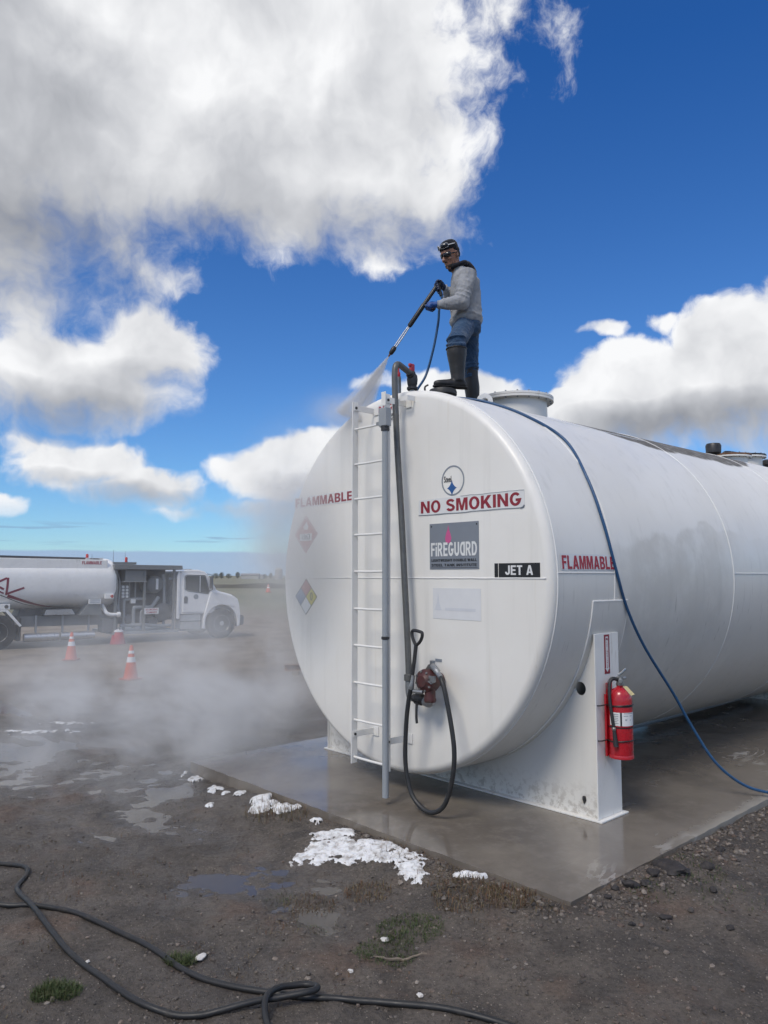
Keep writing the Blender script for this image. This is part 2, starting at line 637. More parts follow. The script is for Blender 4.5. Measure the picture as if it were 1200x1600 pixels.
# ---------------------------------------------------------------- value noise for shapes
class VN:
    def __init__(self, seed):
        self.t = np.random.RandomState(seed).rand(256, 256)

    def at(self, x, y):
        xi, yi = np.floor(x).astype(int), np.floor(y).astype(int)
        fx, fy = x - xi, y - yi
        fx, fy = fx * fx * (3 - 2 * fx), fy * fy * (3 - 2 * fy)
        t = self.t
        a, b = t[xi % 256, yi % 256], t[(xi + 1) % 256, yi % 256]
        c, d = t[xi % 256, (yi + 1) % 256], t[(xi + 1) % 256, (yi + 1) % 256]
        return (a * (1 - fx) + b * fx) * (1 - fy) + (c * (1 - fx) + d * fx) * fy - .5

    def fbm(self, x, y, o=4, g=.5):
        s, a, m = 0, 1.0, 1.0
        for i in range(o):
            s = s + a * self.at(x * m + 17.3 * i, y * m + 9.1 * i)
            a *= g
            m *= 2.03
        return s


vn = VN(5)
vn2 = VN(11)


# ---------------------------------------------------------------- materials
def newmat(name):
    m = bpy.data.materials.new(name)
    m.use_nodes = True
    t = m.node_tree
    b = t.nodes['Principled BSDF']
    return m, t, b


def pmat(name, col, rough=.5, metal=0.0, var=.10, vscale=6.0, rvar=.12, bump=.0, bscale=60., dirt=None, damt=.0, dscale=3.0, dstretch=(1, 1, 1), coat=0.0, spec=.5):
    """painted / metal / rubber surface with uneven tone, gloss and optional grime"""
    m, t, b = newmat(name)
    tcn = t.nodes.new('ShaderNodeTexCoord')
    P = tcn.outputs['Object']
    n1 = nnoise(t, P, vscale, 5, .6)
    k = nrange(t, n1, .25, .75, 1 - var, 1 + var, 'LINEAR')
    c = nvec(t, 'SCALE', (col[0], col[1], col[2]), None)
    sc_ = c.node
    t.links.new(k, sc_.inputs['Scale'])
    colr = c
    rr = nrange(t, nnoise(t, P, vscale * 2.3, 4, .6), .25, .75, rough - rvar, rough + rvar, 'LINEAR')
    if dirt is not None:
        pv = nvec(t, 'MULTIPLY', P, dstretch)
        dn = nnoise(t, pv, dscale, 7, .65)
        dm = nrange(t, dn, .62 - damt * .35, .80 - damt * .25)
        colr = nmix(t, nmath(t, 'MULTIPLY', dm, .85), c, dirt)
        rr = nmath(t, 'MULTIPLY_ADD', dm, .25, rr, clamp=True)
    t.links.new(colr, b.inputs['Base Color'])
    t.links.new(rr, b.inputs['Roughness'])
    b.inputs['Metallic'].default_value = metal
    b.inputs['Specular IOR Level'].default_value = spec
    b.inputs['Coat Weight'].default_value = coat
    b.inputs['Coat Roughness'].default_value = .08
    if bump:
        bn_ = t.nodes.new('ShaderNodeBump')
        bn_.inputs['Strength'].default_value = bump
        bn_.inputs['Distance'].default_value = .01
        t.links.new(nnoise(t, P, bscale, 4, .6), bn_.inputs['Height'])
        t.links.new(bn_.outputs[0], b.inputs['Normal'])
    return m


M = {}
M['white'] = pmat('white_paint', (.78, .775, .75), .38, var=.05, vscale=3, dirt=(.36, .31, .24), damt=.10, dscale=4, dstretch=(2, 2, .5))
M['white_clean'] = pmat('white_enamel', (.80, .795, .775), .35, var=.03)
M['galv'] = pmat('galvanised_steel', (.30, .31, .32), .45, .75, var=.18, vscale=14)
M['greypvc'] = pmat('grey_conduit', (.30, .325, .35), .45, var=.06, vscale=5, dirt=(.20, .18, .15), damt=.05, dscale=5)
M['steelpipe'] = pmat('dull_steel_pipe', (.13, .132, .13), .45, .35, var=.2, vscale=12, dirt=(.10, .07, .05), damt=.15, dscale=9)
M['darkmetal'] = pmat('dark_metal', (.05, .05, .052), .45, .5, var=.2, vscale=15)
M['chrome'] = pmat('bright_metal', (.42, .42, .41), .38, 1.0, var=.1, vscale=10, rvar=.06)
M['rust'] = pmat('rusty_steel', (.16, .075, .035), .8, .0, var=.4, vscale=20, bump=.4, dirt=(.32, .17, .07), damt=.3, dscale=10)
M['pumpred'] = pmat('maroon_pump_paint', (.075, .022, .022), .45, var=.2, vscale=18, dirt=(.05, .04, .035), damt=.3, dscale=12)
M['rubber'] = pmat('black_rubber', (.022, .023, .025), .5, var=.25, vscale=12, bump=.05, dirt=(.06, .055, .05), damt=.1, dscale=8)
M['hose_wet'] = pmat('wet_black_hose', (.016, .0165, .018), .5, var=.3, vscale=9, rvar=.12, dirt=(.06, .052, .045), damt=.22, dscale=7)
M['bluehose'] = pmat('blue_hose', (.018, .075, .18), .4, var=.12, vscale=8, dirt=(.03, .05, .08), damt=.1)
M['red'] = pmat('red_enamel', (.42, .012, .022), .28, var=.07, vscale=6, rvar=.06, coat=.4)
M['decalred'] = pmat('faded_red_print', (.26, .018, .035), .5, var=.18, vscale=9)
M['decalred2'] = pmat('red_print', (.38, .022, .04), .45, var=.10, vscale=9)
M['decalwhite'] = pmat('white_vinyl', (.72, .73, .73), .4, var=.05, vscale=6)
M['decalblack'] = pmat('black_vinyl', (.012, .013, .016), .4, var=.1)
M['signgrey'] = pmat('grey_sign_plate', (.20, .225, .265), .42, var=.06, vscale=4)
M['pink'] = pmat('faded_pink_print', (.55, .10, .26), .5, var=.1)
M['ghost'] = pmat('bleached_vinyl', (.70, .71, .725), .42, var=.04)
M['ghost2'] = pmat('bleached_print', (.62, .64, .68), .42, var=.04)
M['logogrey'] = pmat('grey_print', (.24, .27, .31), .45, var=.05)
M['logoblue'] = pmat('blue_print', (.02, .10, .30), .45, var=.05)
M['nfblue'] = pmat('mist_paled_blue_print', (.24, .30, .42), .5, var=.12)  # blue paled: the mist's haze is put into the print colour
M['nfyel'] = pmat('yellow_print', (.55, .50, .08), .5, var=.08)
M['nfred'] = pmat('mist_paled_red_print', (.46, .22, .21), .5, var=.15)  # washed-out red, with the veil of mist painted into it
M['tagpaper'] = pmat('yellow_paper_tag', (.55, .47, .25), .7, var=.08)
M['glass'] = None

# ================================================================ yard: ground, pad, water
def axis_steps(lo, hi, c0, c1, fine):
    """coordinates dense between c0 and c1, widening geometrically beyond"""
    a = list(np.arange(c0, c1 + 1e-6, fine))
    s, x = fine, c1
    while x < hi:
        s *= 1.22
        x += s
        a.append(x)
    s, x = fine, c0
    b = []
    while x > lo:
        s *= 1.22
        x -= s
        b.append(x)
    return np.array(b[::-1] + a)


def bump2(x, y, cx, cy, rx, ry, ang=0.0):
    c, s = math.cos(ang), math.sin(ang)
    dx, dy = x - cx, y - cy
    u, v = (dx * c + dy * s) / rx, (-dx * s + dy * c) / ry
    return np.exp(-(u * u + v * v))


WATER_Z = -.021


def ground_h(x, y):
    x = np.asarray(x, float)
    y = np.asarray(y, float)
    d = np.hypot(x - 1.5, y + 2)
    near = 1 / (1 + (d / 16) ** 2)
    h = .030 * vn.fbm(x * .55, y * .55, 4) + .036 * vn2.fbm(x * 2.1, y * 2.1, 5, .58) + .017 * vn.fbm(x * 9, y * 9, 4, .62)
    h = h + .006 * vn2.fbm(x * 31, y * 31, 2, .6)
    h = h * (.25 + .75 * near) + .012
    # shallow hollows that hold water along the pad and between the hoses
    h = h - .030 * bump2(x, y, -.75, -1.75, 1.7, .55, .12) - .030 * bump2(x, y, .9, -2.0, 1.0, .42, .35) - .020 * bump2(x, y, 1.5, -2.75, .55, .22, .5)
    h = h - .030 * bump2(x, y, -4.6, -2.2, 2.2, .8, .2) - .022 * bump2(x, y, -2.6, -1.1, .9, .4) - .02 * bump2(x, y, -8, -1, 3, 1.0)
    # loose gravel banked against the pad's right and front edges
    h = h + .035 * bump2(x, y, 2.9, .2, .45, 1.6) + .02 * bump2(x, y, 1.9, -1.15, .9, .22)
    h = h + .02 * bump2(x, y, 3.3, -2.2, .9, 1.1) + .015 * bump2(x, y, .6, -3.8, .9, .5)
    # earth filled up against the pad's front and right edges
    ox = np.maximum(np.maximum(x - 2.53, -2.38 - x), 0)
    oy = np.maximum(-.84 - y, 0)
    h = h + .058 * np.exp(-(ox * ox + oy * oy) / (.42 * .42)) * np.clip((x + 2.2) / 1.6, 0, 1)
    # wheel ruts left by the tank trucks
    for (rx_, k_) in ((.0, 1.0), (1.9, .8)):
        yr = -2.15 + .42 * rx_ + .10 * (x - 1) * .9 + .12 * np.sin(x * .5)
        h = h - .014 * k_ * np.exp(-((y - yr) / .11) ** 2) * (x < 30) * np.clip((6 - np.abs(x - 1)) / 4, 0, 1) * (rx_ < 1) + .006 * np.exp(-((y - yr - .2) / .09) ** 2) * (rx_ < 1) * np.clip((6 - np.abs(x - 1)) / 4, 0, 1)
    # far yard swells slightly
    h = h + np.clip((d - 25) / 300, 0, 1) * .25 * vn.fbm(x * .02, y * .02, 3)
    return h


xs = axis_steps(-6000, 6000, -3.6, 4.6, .028)
ys = axis_steps(-3000, 6000, -4.6, .6, .028)
GX, GY = np.meshgrid(xs, ys, indexing='ij')
GZ = ground_h(GX, GY)
inpad = (GX > -2.3) & (GX < 2.45) & (GY > -.75) & (GY < 13)
GZ = np.where(inpad, -.05, GZ)
nx, ny = len(xs), len(ys)
gv = np.stack([GX, GY, GZ], -1).reshape(-1, 3)
idx = np.arange(nx * ny).reshape(nx, ny)
gf = np.stack([idx[:-1, :-1], idx[1:, :-1], idx[1:, 1:], idx[:-1, 1:]], -1).reshape(-1, 4)
me = bpy.data.meshes.new('ground')
me.from_pydata(gv.tolist(), [], gf.tolist())
me.update()


def ground_material():
    m, t, b = newmat('wet_dirt_yard')
    g = t.nodes.new('ShaderNodeNewGeometry')
    P = g.outputs['Position']
    sp = t.nodes.new('ShaderNodeSeparateXYZ')
    t.links.new(P, sp.inputs[0])
    X, Y, Z = sp.outputs
    big = nnoise(t, P, .55, 5, .6)
    mid = nnoise(t, P, 3.1, 6, .62)
    fine = nnoise(t, P, 38, 5, .65)
    c = nmix(t, nrange(t, big, .35, .65), (.100, .086, .074), (.138, .117, .098))
    c = nmix(t, nrange(t, mid, .42, .66), c, (.074, .064, .056))
    red = nrange(t, nnoise(t, P, 1.15, 4, .6), .54, .68)
    c = nmix(t, nmath(t, 'MULTIPLY', red, .55), c, (.140, .088, .062))
    # grit: light and dark grains
    vo = t.nodes.new('ShaderNodeTexVoronoi')
    vo.inputs['Scale'].default_value = 62
    t.links.new(P, vo.inputs['Vector'])
    grain = nrange(t, vo.outputs['Distance'], .10, .34, 1, 0)
    hue = t.nodes.new('ShaderNodeSeparateColor')
    t.links.new(vo.outputs['Color'], hue.inputs[0])
    pick = nrange(t, hue.outputs[0], .72, .80)
    c = nmix(t, nmath(t, 'MULTIPLY', nmath(t, 'MULTIPLY', grain, pick), .9), c, (.38, .335, .28))
    pick2 = nrange(t, hue.outputs[1], .75, .82)
    c = nmix(t, nmath(t, 'MULTIPLY', nmath(t, 'MULTIPLY', grain, pick2), .8), c, (.035, .031, .028))
    c = nmix(t, nrange(t, fine, .35, .7), c, nvec(t, 'SCALE', c, .62))
    # drier, paler earth farther out; pale grass on the plain beyond the yard
    dv = nvec(t, 'LENGTH', nvec(t, 'SUBTRACT', P, (2.0, -2.0, 0.0)))
    wob = nmath(t, 'MULTIPLY_ADD', nnoise(t, P, .16, 4, .6), 16.0, -8.0)
    dw = nmath(t, 'ADD', dv, wob)
    dry = nmix(t, nrange(t, nnoise(t, P, .9, 7, .68), .38, .66), (.24, .20, .155), (.155, .125, .095))
    dryk = nrange(t, dw, 6.0, 17.0)
    c = nmix(t, dryk, c, dry)
    grass = nmix(t, nrange(t, nnoise(t, P, .045, 6, .65), .35, .68), (.20, .18, .11), (.125, .13, .075))
    c = nmix(t, nrange(t, dw, 33, 52), c, grass)
    t.links.new(c, b.inputs['Base Color'])
    # low ground is saturated and glossy
    wet = nrange(t, nmath(t, 'MULTIPLY_ADD', nmath(t, 'SUBTRACT', mid, .5), .03, Z), -.022, .020, 1, 0)
    wet = nmath(t, 'MULTIPLY', wet, nmath(t, 'SUBTRACT', 1.0, dryk))
    r = nmath(t, 'MULTIPLY_ADD', wet, -.42, .72)
    r = nmath(t, 'MULTIPLY_ADD', nmath(t, 'SUBTRACT', fine, .5), .35, r, clamp=True)
    t.links.new(r, b.inputs['Roughness'])
    b.inputs['Specular IOR Level'].default_value = .42
    bn_ = t.nodes.new('ShaderNodeBump')
    bn_.inputs['Strength'].default_value = .75
    bn_.inputs['Distance'].default_value = .02
    hh = nmath(t, 'ADD', nmath(t, 'MULTIPLY', nnoise(t, P, 70, 5, .7), .8), nmath(t, 'MULTIPLY', grain, .5))
    t.links.new(hh, bn_.inputs['Height'])
    t.links.new(bn_.outputs[0], b.inputs['Normal'])
    return m


g_o = obj('ground', me, ground_material())
tag(g_o, 'dark wet gravelly dirt of the yard running to the horizon', 'ground', kind='structure')

# standing water: a level sheet that shows wherever the dirt dips below it
wm, wt, wb = newmat('puddle_water')
wb.inputs['Base Color'].default_value = (.085, .075, .066, 1)
wb.inputs['Roughness'].default_value = .04
wb.inputs['Specular IOR Level'].default_value = .5
wg = wt.nodes.new('ShaderNodeNewGeometry')
wbump = wt.nodes.new('ShaderNodeBump')
wbump.inputs['Strength'].default_value = .10
wbump.inputs['Distance'].default_value = .01
wt.links.new(nnoise(wt, wg.outputs['Position'], 14, 3, .5), wbump.inputs['Height'])
wt.links.new(wbump.outputs[0], wb.inputs['Normal'])
mb = MB()
mb.add([(-13, -4.2, WATER_Z), (3.0, -4.2, WATER_Z), (3.0, -.9, WATER_Z), (-13, -.9, WATER_Z)], [(0, 1, 2, 3)])
tag(obj('puddle_water', mb, wm, smooth=False), 'shallow rain puddles lying in the dips of the dirt', 'puddle', kind='structure')

# concrete pad
PX0, PX1, PY0, PY1, PADZ = -2.38, 2.53, -.84, 14.0, .12


def pad_material():
    m, t, b = newmat('wet_concrete')
    g = t.nodes.new('ShaderNodeNewGeometry')
    P = g.outputs['Position']
    sp = t.nodes.new('ShaderNodeSeparateXYZ')
    t.links.new(P, sp.inputs[0])
    n1 = nnoise(t, P, 1.1, 6, .6)
    n2 = nnoise(t, P, 6, 6, .65)
    c = nmix(t, nrange(t, n1, .35, .66), (.200, .176, .148), (.140, .122, .104))
    c = nmix(t, nmath(t, 'MULTIPLY', nrange(t, n2, .45, .7), .5), c, (.23, .20, .172))
    # paler, drier arris along the outer edge
    ex = nmath(t, 'SUBTRACT', PX1, sp.outputs[0])
    edge = nrange(t, nmath(t, 'MULTIPLY_ADD', nmath(t, 'SUBTRACT', n2, .5), .22, ex), .0, .16, 1, 0)
    edge = nmath(t, 'MULTIPLY', edge, nrange(t, sp.outputs[1], .1, 1.5))
    c = nmix(t, nmath(t, 'MULTIPLY', edge, .6), c, (.36, .345, .31))
    # soap film: drawn-out pale streaks on the right side
    pv = nvec(t, 'MULTIPLY', P, (2.2, .8, 1))
    s = nnoise(t, pv, 1.5, 4, .55, dist=1.4)
    film = nrange(t, nmath(t, 'ABSOLUTE', nmath(t, 'SUBTRACT', s, .55)), .012, .05, 1, 0)
    film = nmath(t, 'MULTIPLY', film, nrange(t, nnoise(t, P, 1.3, 3, .5), .50, .66))
    film = nmath(t, 'MULTIPLY', film, nrange(t, nmath(t, 'SUBTRACT', sp.outputs[0], nmath(t, 'MULTIPLY', sp.outputs[1], -.3)), 1.9, 2.7))
    c = nmix(t, nmath(t, 'MULTIPLY', film, .5), c, (.50, .49, .47))
    t.links.new(c, b.inputs['Base Color'])
    wet = nrange(t, nnoise(t, P, .8, 4, .55), .40, .60)
    r = nmath(t, 'MULTIPLY_ADD', wet, -.17, .26)
    r = nmath(t, 'MULTIPLY_ADD', edge, .4, r)
    r = nmath(t, 'MULTIPLY_ADD', film, .2, r, clamp=True)
    t.links.new(r, b.inputs['Roughness'])
    b.inputs['Specular IOR Level'].default_value = .5
    bn_ = t.nodes.new('ShaderNodeBump')
    bn_.inputs['Strength'].default_value = .12
    bn_.inputs['Distance'].default_value = .01
    t.links.new(nmath(t, 'ADD', nnoise(t, P, 3.5, 4, .6), nmath(t, 'MULTIPLY', nnoise(t, P, 60, 3, .6), .06)), bn_.inputs['Height'])
    t.links.new(bn_.outputs[0], b.inputs['Normal'])
    return m


mb = MB()
rs_ = random.Random(3)
ring = []
def edge_run(a, b, n):
    for i in range(n):
        k = i / n
        x, y = a[0] + (b[0] - a[0]) * k, a[1] + (b[1] - a[1]) * k
        ring.append((x + rs_.uniform(-.006, .006), y + rs_.uniform(-.006, .006)))
edge_run((PX0, PY0), (PX1, PY0), 60)
edge_run((PX1, PY0), (PX1, PY1), 140)
edge_run((PX1, PY1), (PX0, PY1), 10)
edge_run((PX0, PY1), (PX0, PY0), 60)
mb.prism(ring, (0, 0, -.10), (1, 0, 0), (0, 1, 0), PADZ + .10)
pad = obj('concrete_pad', mb, pad_material(), smooth=False, bevel=.010, bseg=2)
tag(pad, 'wet grey-brown concrete pad under the white fuel tank', 'concrete pad', kind='structure')

# ================================================================ the fuel tank
TAPER = .0095                             # the shell widens very slightly towards its far courses
R, AXZ, TL = 1.85, 2.16, 11.2            # radius, axis height, length


def cylp(ang, y, r=R):
    """point on the tank's shell; ang in degrees, 0 = +X side, 90 = crown"""
    r += TAPER * max(0.0, y)
    return Vector((r * math.cos(rad(ang)), y, AXZ + r * math.sin(rad(ang))))


def tank_paint(name, shell):
    m, t, b = newmat(name)
    g = t.nodes.new('ShaderNodeNewGeometry')
    P = g.outputs['Position']
    sp = t.nodes.new('ShaderNodeSeparateXYZ')
    t.links.new(P, sp.inputs[0])
    X, Y, Z = sp.outputs
    n1 = nnoise(t, P, .9, 5, .6)
    c = nmix(t, nrange(t, n1, .35, .65), (.785, .768, .725), (.825, .812, .775))
    # faint vertical run-down streaks
    sv = nvec(t, 'MULTIPLY', P, (7, 7, .35))
    stn = nnoise(t, sv, 1.0, 5, .6)
    c = nmix(t, nmath(t, 'MULTIPLY', nrange(t, stn, .52, .74), .30), c, (.58, .57, .53))
    rgh = nrange(t, nnoise(t, P, 2.2, 4, .6), .3, .7, .30, .42, 'LINEAR')
    if shell:
        # dried road film left on the unwashed lower half, with a scalloped washed edge
        w1 = nnoise(t, nvec(t, 'MULTIPLY', P, (0, 1, 0)), .85, 1, .5)
        vl = t.nodes.new('ShaderNodeTexVoronoi')
        vl.feature = 'SMOOTH_F1'
        vl.inputs['Smoothness'].default_value = .25
        vl.inputs['Scale'].default_value = 1.55
        t.links.new(nvec(t, 'MULTIPLY', P, (0, 1, .9)), vl.inputs['Vector'])
        w2 = nnoise(t, P, 7.0, 5, .65)
        lim = nmath(t, 'MULTIPLY_ADD', nmath(t, 'SUBTRACT', w1, .5), .55, 2.83)
        lim = nmath(t, 'MULTIPLY_ADD', vl.outputs['Distance'], -.42, lim)
        lim = nmath(t, 'MULTIPLY_ADD', nmath(t, 'SUBTRACT', w2, .5), .10, lim)
        lim = nmath(t, 'ADD', lim, nrange(t, Y, .6, 3.0, -.22, .06, 'LINEAR'))
        dd_ = nmath(t, 'SUBTRACT', lim, Z)
        film = nmath(t, 'MULTIPLY', nrange(t, dd_, -.02, .035), nrange(t, dd_, .0, 1.3, 1.0, .62, 'LINEAR'))
        blot = nrange(t, nnoise(t, P, 2.6, 6, .65), .30, .62, .35, 1.0)
        film = nmath(t, 'MULTIPLY', nmath(t, 'MULTIPLY', film, .42), blot)
        film = nmath(t, 'MULTIPLY', film, nrange(t, Y, .25, 1.7, .15, 1.0))
        film = nmath(t, 'MULTIPLY', film, nrange(t, nnoise(t, nvec(t, 'MULTIPLY', P, (0, 1, .5)), .62, 2, .5), .38, .60, .25, 1.05))
        c = nmix(t, film, c, (.43, .41, .365))
        low_dirt_shade = nmath(t, 'MULTIPLY', nrange(t, Z, 2.55, .9), nrange(t, n1, .25, .6, .35, .75))  # darker towards the belly: dirt plus missing light, both put into the colour
        c = nmix(t, nmath(t, 'MULTIPLY', low_dirt_shade, .7), c, (.46, .435, .38))
        strk = nnoise(t, nvec(t, 'MULTIPLY', P, (9, 16, .8)), 1.0, 4, .65)
        c = nmix(t, nmath(t, 'MULTIPLY', nmath(t, 'MULTIPLY', nrange(t, strk, .62, .74), nrange(t, Z, 2.7, 2.1)), .45), c, (.22, .20, .17))
        # pale mineral streaks running from the crown
        wl = nnoise(t, nvec(t, 'MULTIPLY', P, (.15, 11, .15)), 1.0, 3, .6)
        c = nmix(t, nmath(t, 'MULTIPLY', nmath(t, 'MULTIPLY', nrange(t, wl, .60, .68), nrange(t, Z, 2.9, 3.5)), .5), c, (.86, .86, .86))
        rgh = nmath(t, 'MULTIPLY_ADD', film, .30, rgh)
        # grime on the crown that has not been rinsed yet
        ang_ = nmath(t, 'ARCTAN2', nmath(t, 'SUBTRACT', Z, AXZ), X)
        lim_ = nmath(t, 'ADD', nrange(t, Y, 1.7, 3.2, rad(70), rad(53)), nrange(t, Y, 5.6, 7.7, 0.0, rad(22)))
        lim_ = nmath(t, 'MULTIPLY_ADD', nmath(t, 'SUBTRACT', nnoise(t, nvec(t, 'MULTIPLY', P, (0, 1, 0)), 1.6, 4, .6), .5), rad(9), lim_)
        crown = nrange(t, nmath(t, 'SUBTRACT', ang_, lim_), 0.0, .035)
        crown = nmath(t, 'MULTIPLY', crown, nrange(t, nnoise(t, P, 9, 5, .65), .25, .55, .7, 1.0))
        c = nmix(t, nmath(t, 'MULTIPLY', crown, .95), c, (.085, .078, .066))
        rgh = nmath(t, 'MULTIPLY_ADD', crown, .4, rgh)
    else:
        sp2 = nrange(t, nnoise(t, P, 24, 3, .7), .73, .78)
        c = nmix(t, nmath(t, 'MULTIPLY', sp2, .5), c, (.30, .22, .15))
        rs2 = nnoise(t, nvec(t, 'MULTIPLY', P, (11, 11, .45)), 1.0, 4, .62)
        c = nmix(t, nmath(t, 'MULTIPLY', nrange(t, rs2, .62, .76), .30), c, (.58, .50, .37))
        mud = nmath(t, 'MULTIPLY', nrange(t, Z, .48, .12), nrange(t, nnoise(t, P, 17, 5, .68), .46, .62))
        c = nmix(t, nmath(t, 'MULTIPLY', mud, .7), c, (.25, .21, .165))
        lo = nmath(t, 'MULTIPLY', nrange(t, Z, 1.2, .4), .35)
        c = nmix(t, lo, c, (.60, .60, .58))
    t.links.new(c, b.inputs['Base Color'])
    t.links.new(rgh, b.inputs['Roughness'])
    bn_ = t.nodes.new('ShaderNodeBump')
    bn_.inputs['Strength'].default_value = .10
    bn_.inputs['Distance'].default_value = .02
    t.links.new(nnoise(t, P, 1.6, 3, .5), bn_.inputs['Height'])
    t.links.new(bn_.outputs[0], b.inputs['Normal'])
    return m


M['shell'] = tank_paint('tank_shell_paint', True)
M['head'] = tank_paint('tank_head_paint', False)

tank = thing('fuel_storage_tank', 'long white horizontal cylindrical fuel tank on saddles, filling the right side', 'fuel tank', (0, 0, PADZ))
KN = .075
mb = MB()
prof = [(R + TAPER * (KN + .012 + (TL - 2 * KN - .02) * i / 60), KN + .012 + (TL - 2 * KN - .02) * i / 60) for i in range(61)]
mb.lathe(prof, (0, 0, AXZ), (0, 1, 0), 180, ref=(1, 0, 0))
mb.f = [q for q in mb.f if len(q) == 4]
shell = obj('shell', mb, M['shell'], tank, angle=60)
for yy, nm in ((0, 'head'), (TL, 'head')):
    sgn = 1 if yy == 0 else -1
    prof = [(0, yy - sgn * .0)]
    prof += [((R - KN) * k, yy) for k in (.25, .5, .75, .9, 1.0)]
    prof += [(R - KN + KN * math.sin(a), yy + sgn * (KN - KN * math.cos(a))) for a in [rad(10 * k) for k in range(1, 10)]]
    prof += [(R, yy + sgn * (KN + .012))]
    mb = MB()
    mb.lathe(prof, (0, 0, AXZ), (0, 1, 0), 180, ref=(1, 0, 0))
    mb.f = [q for q in mb.f if len(q) <= 4]
    obj(nm, mb, M['head'], tank, angle=60)


def ring_pts(y, r, n=120):
    return [cylp(360 * k / n, y, r) for k in range(n)]


for y in (KN + .014, .95, 3.42, 5.9, 8.4):
    mb = MB()
    mb.tube(ring_pts(y, R, 160), .006, 6, closed=True)
    obj('ring_weld', mb, M['white_clean'], tank)
for (a, y0, y1) in ((1.5, .09, .95), (1.5, 3.42, 5.9), (62, .95, 3.42)):
    mb = MB()
    mb.tube([cylp(a, y0), cylp(a, (y0 + y1) / 2), cylp(a, y1)], .006, 6)
    obj('seam_weld', mb, M['white_clean'], tank)
mb = MB()
rw = random.Random(9)
mb.tube([(-1.80 + 3.6 * k / 60, -.001, 2.163 + rw.uniform(-.0015, .0015)) for k in range(61)], .006, 6)
obj('seam_weld', mb, M['white_clean'], tank)

# saddles: front and rear
for ys_ in (.69, 8.3):
    sad = obj('saddle', MB(), None, tank) if False else None
    mb = MB()
    arc = [(R * math.cos(rad(a)) * 1.0, AXZ + R * math.sin(rad(a))) for a in np.linspace(-15.5, -164.5, 60)]
    poly = [(-1.81, .137), (1.81, .137), (1.81, 1.672)] + arc + [(-1.81, 1.672)]
    hole = [(1.655 + .052 * math.cos(rad(a)), 1.205 + .058 * math.sin(rad(a))) for a in range(0, 360, 20)]
    hole2 = [(-p[0], p[1]) for p in reversed(hole)]
    mb.prism(poly, (0, ys_ + .012, 0), (1, 0, 0), (0, 0, 1), .012, holes=[hole, hole2])
    plate = obj('saddle', mb, M['head'], tank, smooth=False)
    mb = MB()
    mb.prism(poly, (0, ys_ + .32, 0), (1, 0, 0), (0, 0, 1), .012)
    obj('rear_web', mb, M['head'], plate, smooth=False)
    for s in (-1, 1):
        mb = MB()
        mb.bb((s * 1.812, ys_ - .035, .137), (s * 1.824, ys_ + .35, 1.685))
        mb.bb((s * 1.74, ys_ + .013, 1.673), (s * 1.812, ys_ + .32, 1.683))
        obj('flange', mb, M['white'], plate, smooth=False, bevel=.003)
        mb = MB()
        mb.tube([(s * 1.809, ys_ - .002, .14 + .2 * k + random.Random(k).uniform(0, .01)) for k in range(8)], .009, 6)
        obj('fillet_weld', mb, M['white_clean'], plate)
    mb = MB()
    mb.bb((-1.865, ys_ - .055, PADZ + .001), (1.865, ys_ + .385, .136))
    obj('base_plate', mb, M['white'], plate, smooth=False, bevel=.003)
    # wear plate wrapped under the shell
    mb = MB()
    aa = np.linspace(-6, -174, 70)
    for (r0, y0, y1) in ((R + .009, ys_ - .085, ys_ + .48),):
        vv, ff = [], []
        for i, a in enumerate(aa):
            vv += [cylp(a, y0, r0), cylp(a, y1, r0), cylp(a, y0, R - .01), cylp(a, y1, R - .01)]
        for i in range(len(aa) - 1):
            o_, p_ = i * 4, i * 4 + 4
            ff += [(o_, o_ + 1, p_ + 1, p_), (o_, p_, p_ + 2, o_ + 2), (o_ + 1, o_ + 3, p_ + 3, p_ + 1)]
        ff += [(0, 2, 3, 1), (len(vv) - 4, len(vv) - 3, len(vv) - 1, len(vv) - 2)]
        mb.add(vv, ff)
    wp = obj('wear_plate', mb, M['shell'], tank, angle=50)
    mb = MB()
    for y in (ys_ - .085, ys_ + .48):
        mb.tube([cylp(a, y, R + .004) for a in np.linspace(-6, -60, 40)], .007, 6)
    mb.tube([cylp(-6, y, R + .004) for y in np.linspace(ys_ - .085, ys_ + .48, 6)], .008, 6)
    obj('wear_plate_weld', mb, M['white_clean'], wp)

# rust chips and drips at the saddle foot
mb = MB()
mb.tube(spline([(1.67, .683, .30), (1.672, .684, .262), (1.668, .683, .235)], 4), [.012, .016, .017, .018, .016, .012, .009, .006, .004][:9], 7)
obj('earth_lug', mb, M['darkmetal'], tank)

# ---------------------------------------------------------------- stickers and plates on the end wall
XR, ZU = (1, 0, 0), (0, 0, 1)


def plate(name, poly, mat, y=-.0012, th=.002, parent=tank, bev=0):
    """flat sticker in the end wall's plane, polygon in (x, z)"""
    mb = MB()
    mb.prism(poly, (0, y, 0), XR, ZU, th)      # extrudes towards -Y
    return obj(name, mb, mat, parent, smooth=False)


def rect(x0, z0, x1, z1):
    return [(x0, z0), (x1, z0), (x1, z1), (x0, z1)]


def lettering(s, size, x, z, mat, parent, y=-.0045, bold=0.0, width=1.0, spacing=1.0, tilt=0.0, name='lettering', ey=None):
    ex = (math.cos(tilt), 0, math.sin(tilt))
    me_ = text_mesh(s, size, (x, y, z), ex, (-math.sin(tilt), 0, math.cos(tilt)), bold, width, spacing=spacing)
    return obj(name, me_, mat, parent, smooth=False)


def block(s, cap, width, x, z, mat, parent, y=-.0042, tilt=0.0):
    for mb_ in block_words(s, cap, width, (x, y, z), (math.cos(tilt), 0, math.sin(tilt)), (-math.sin(tilt), 0, math.cos(tilt))):
        obj('lettering', mb_, mat, parent, smooth=False)


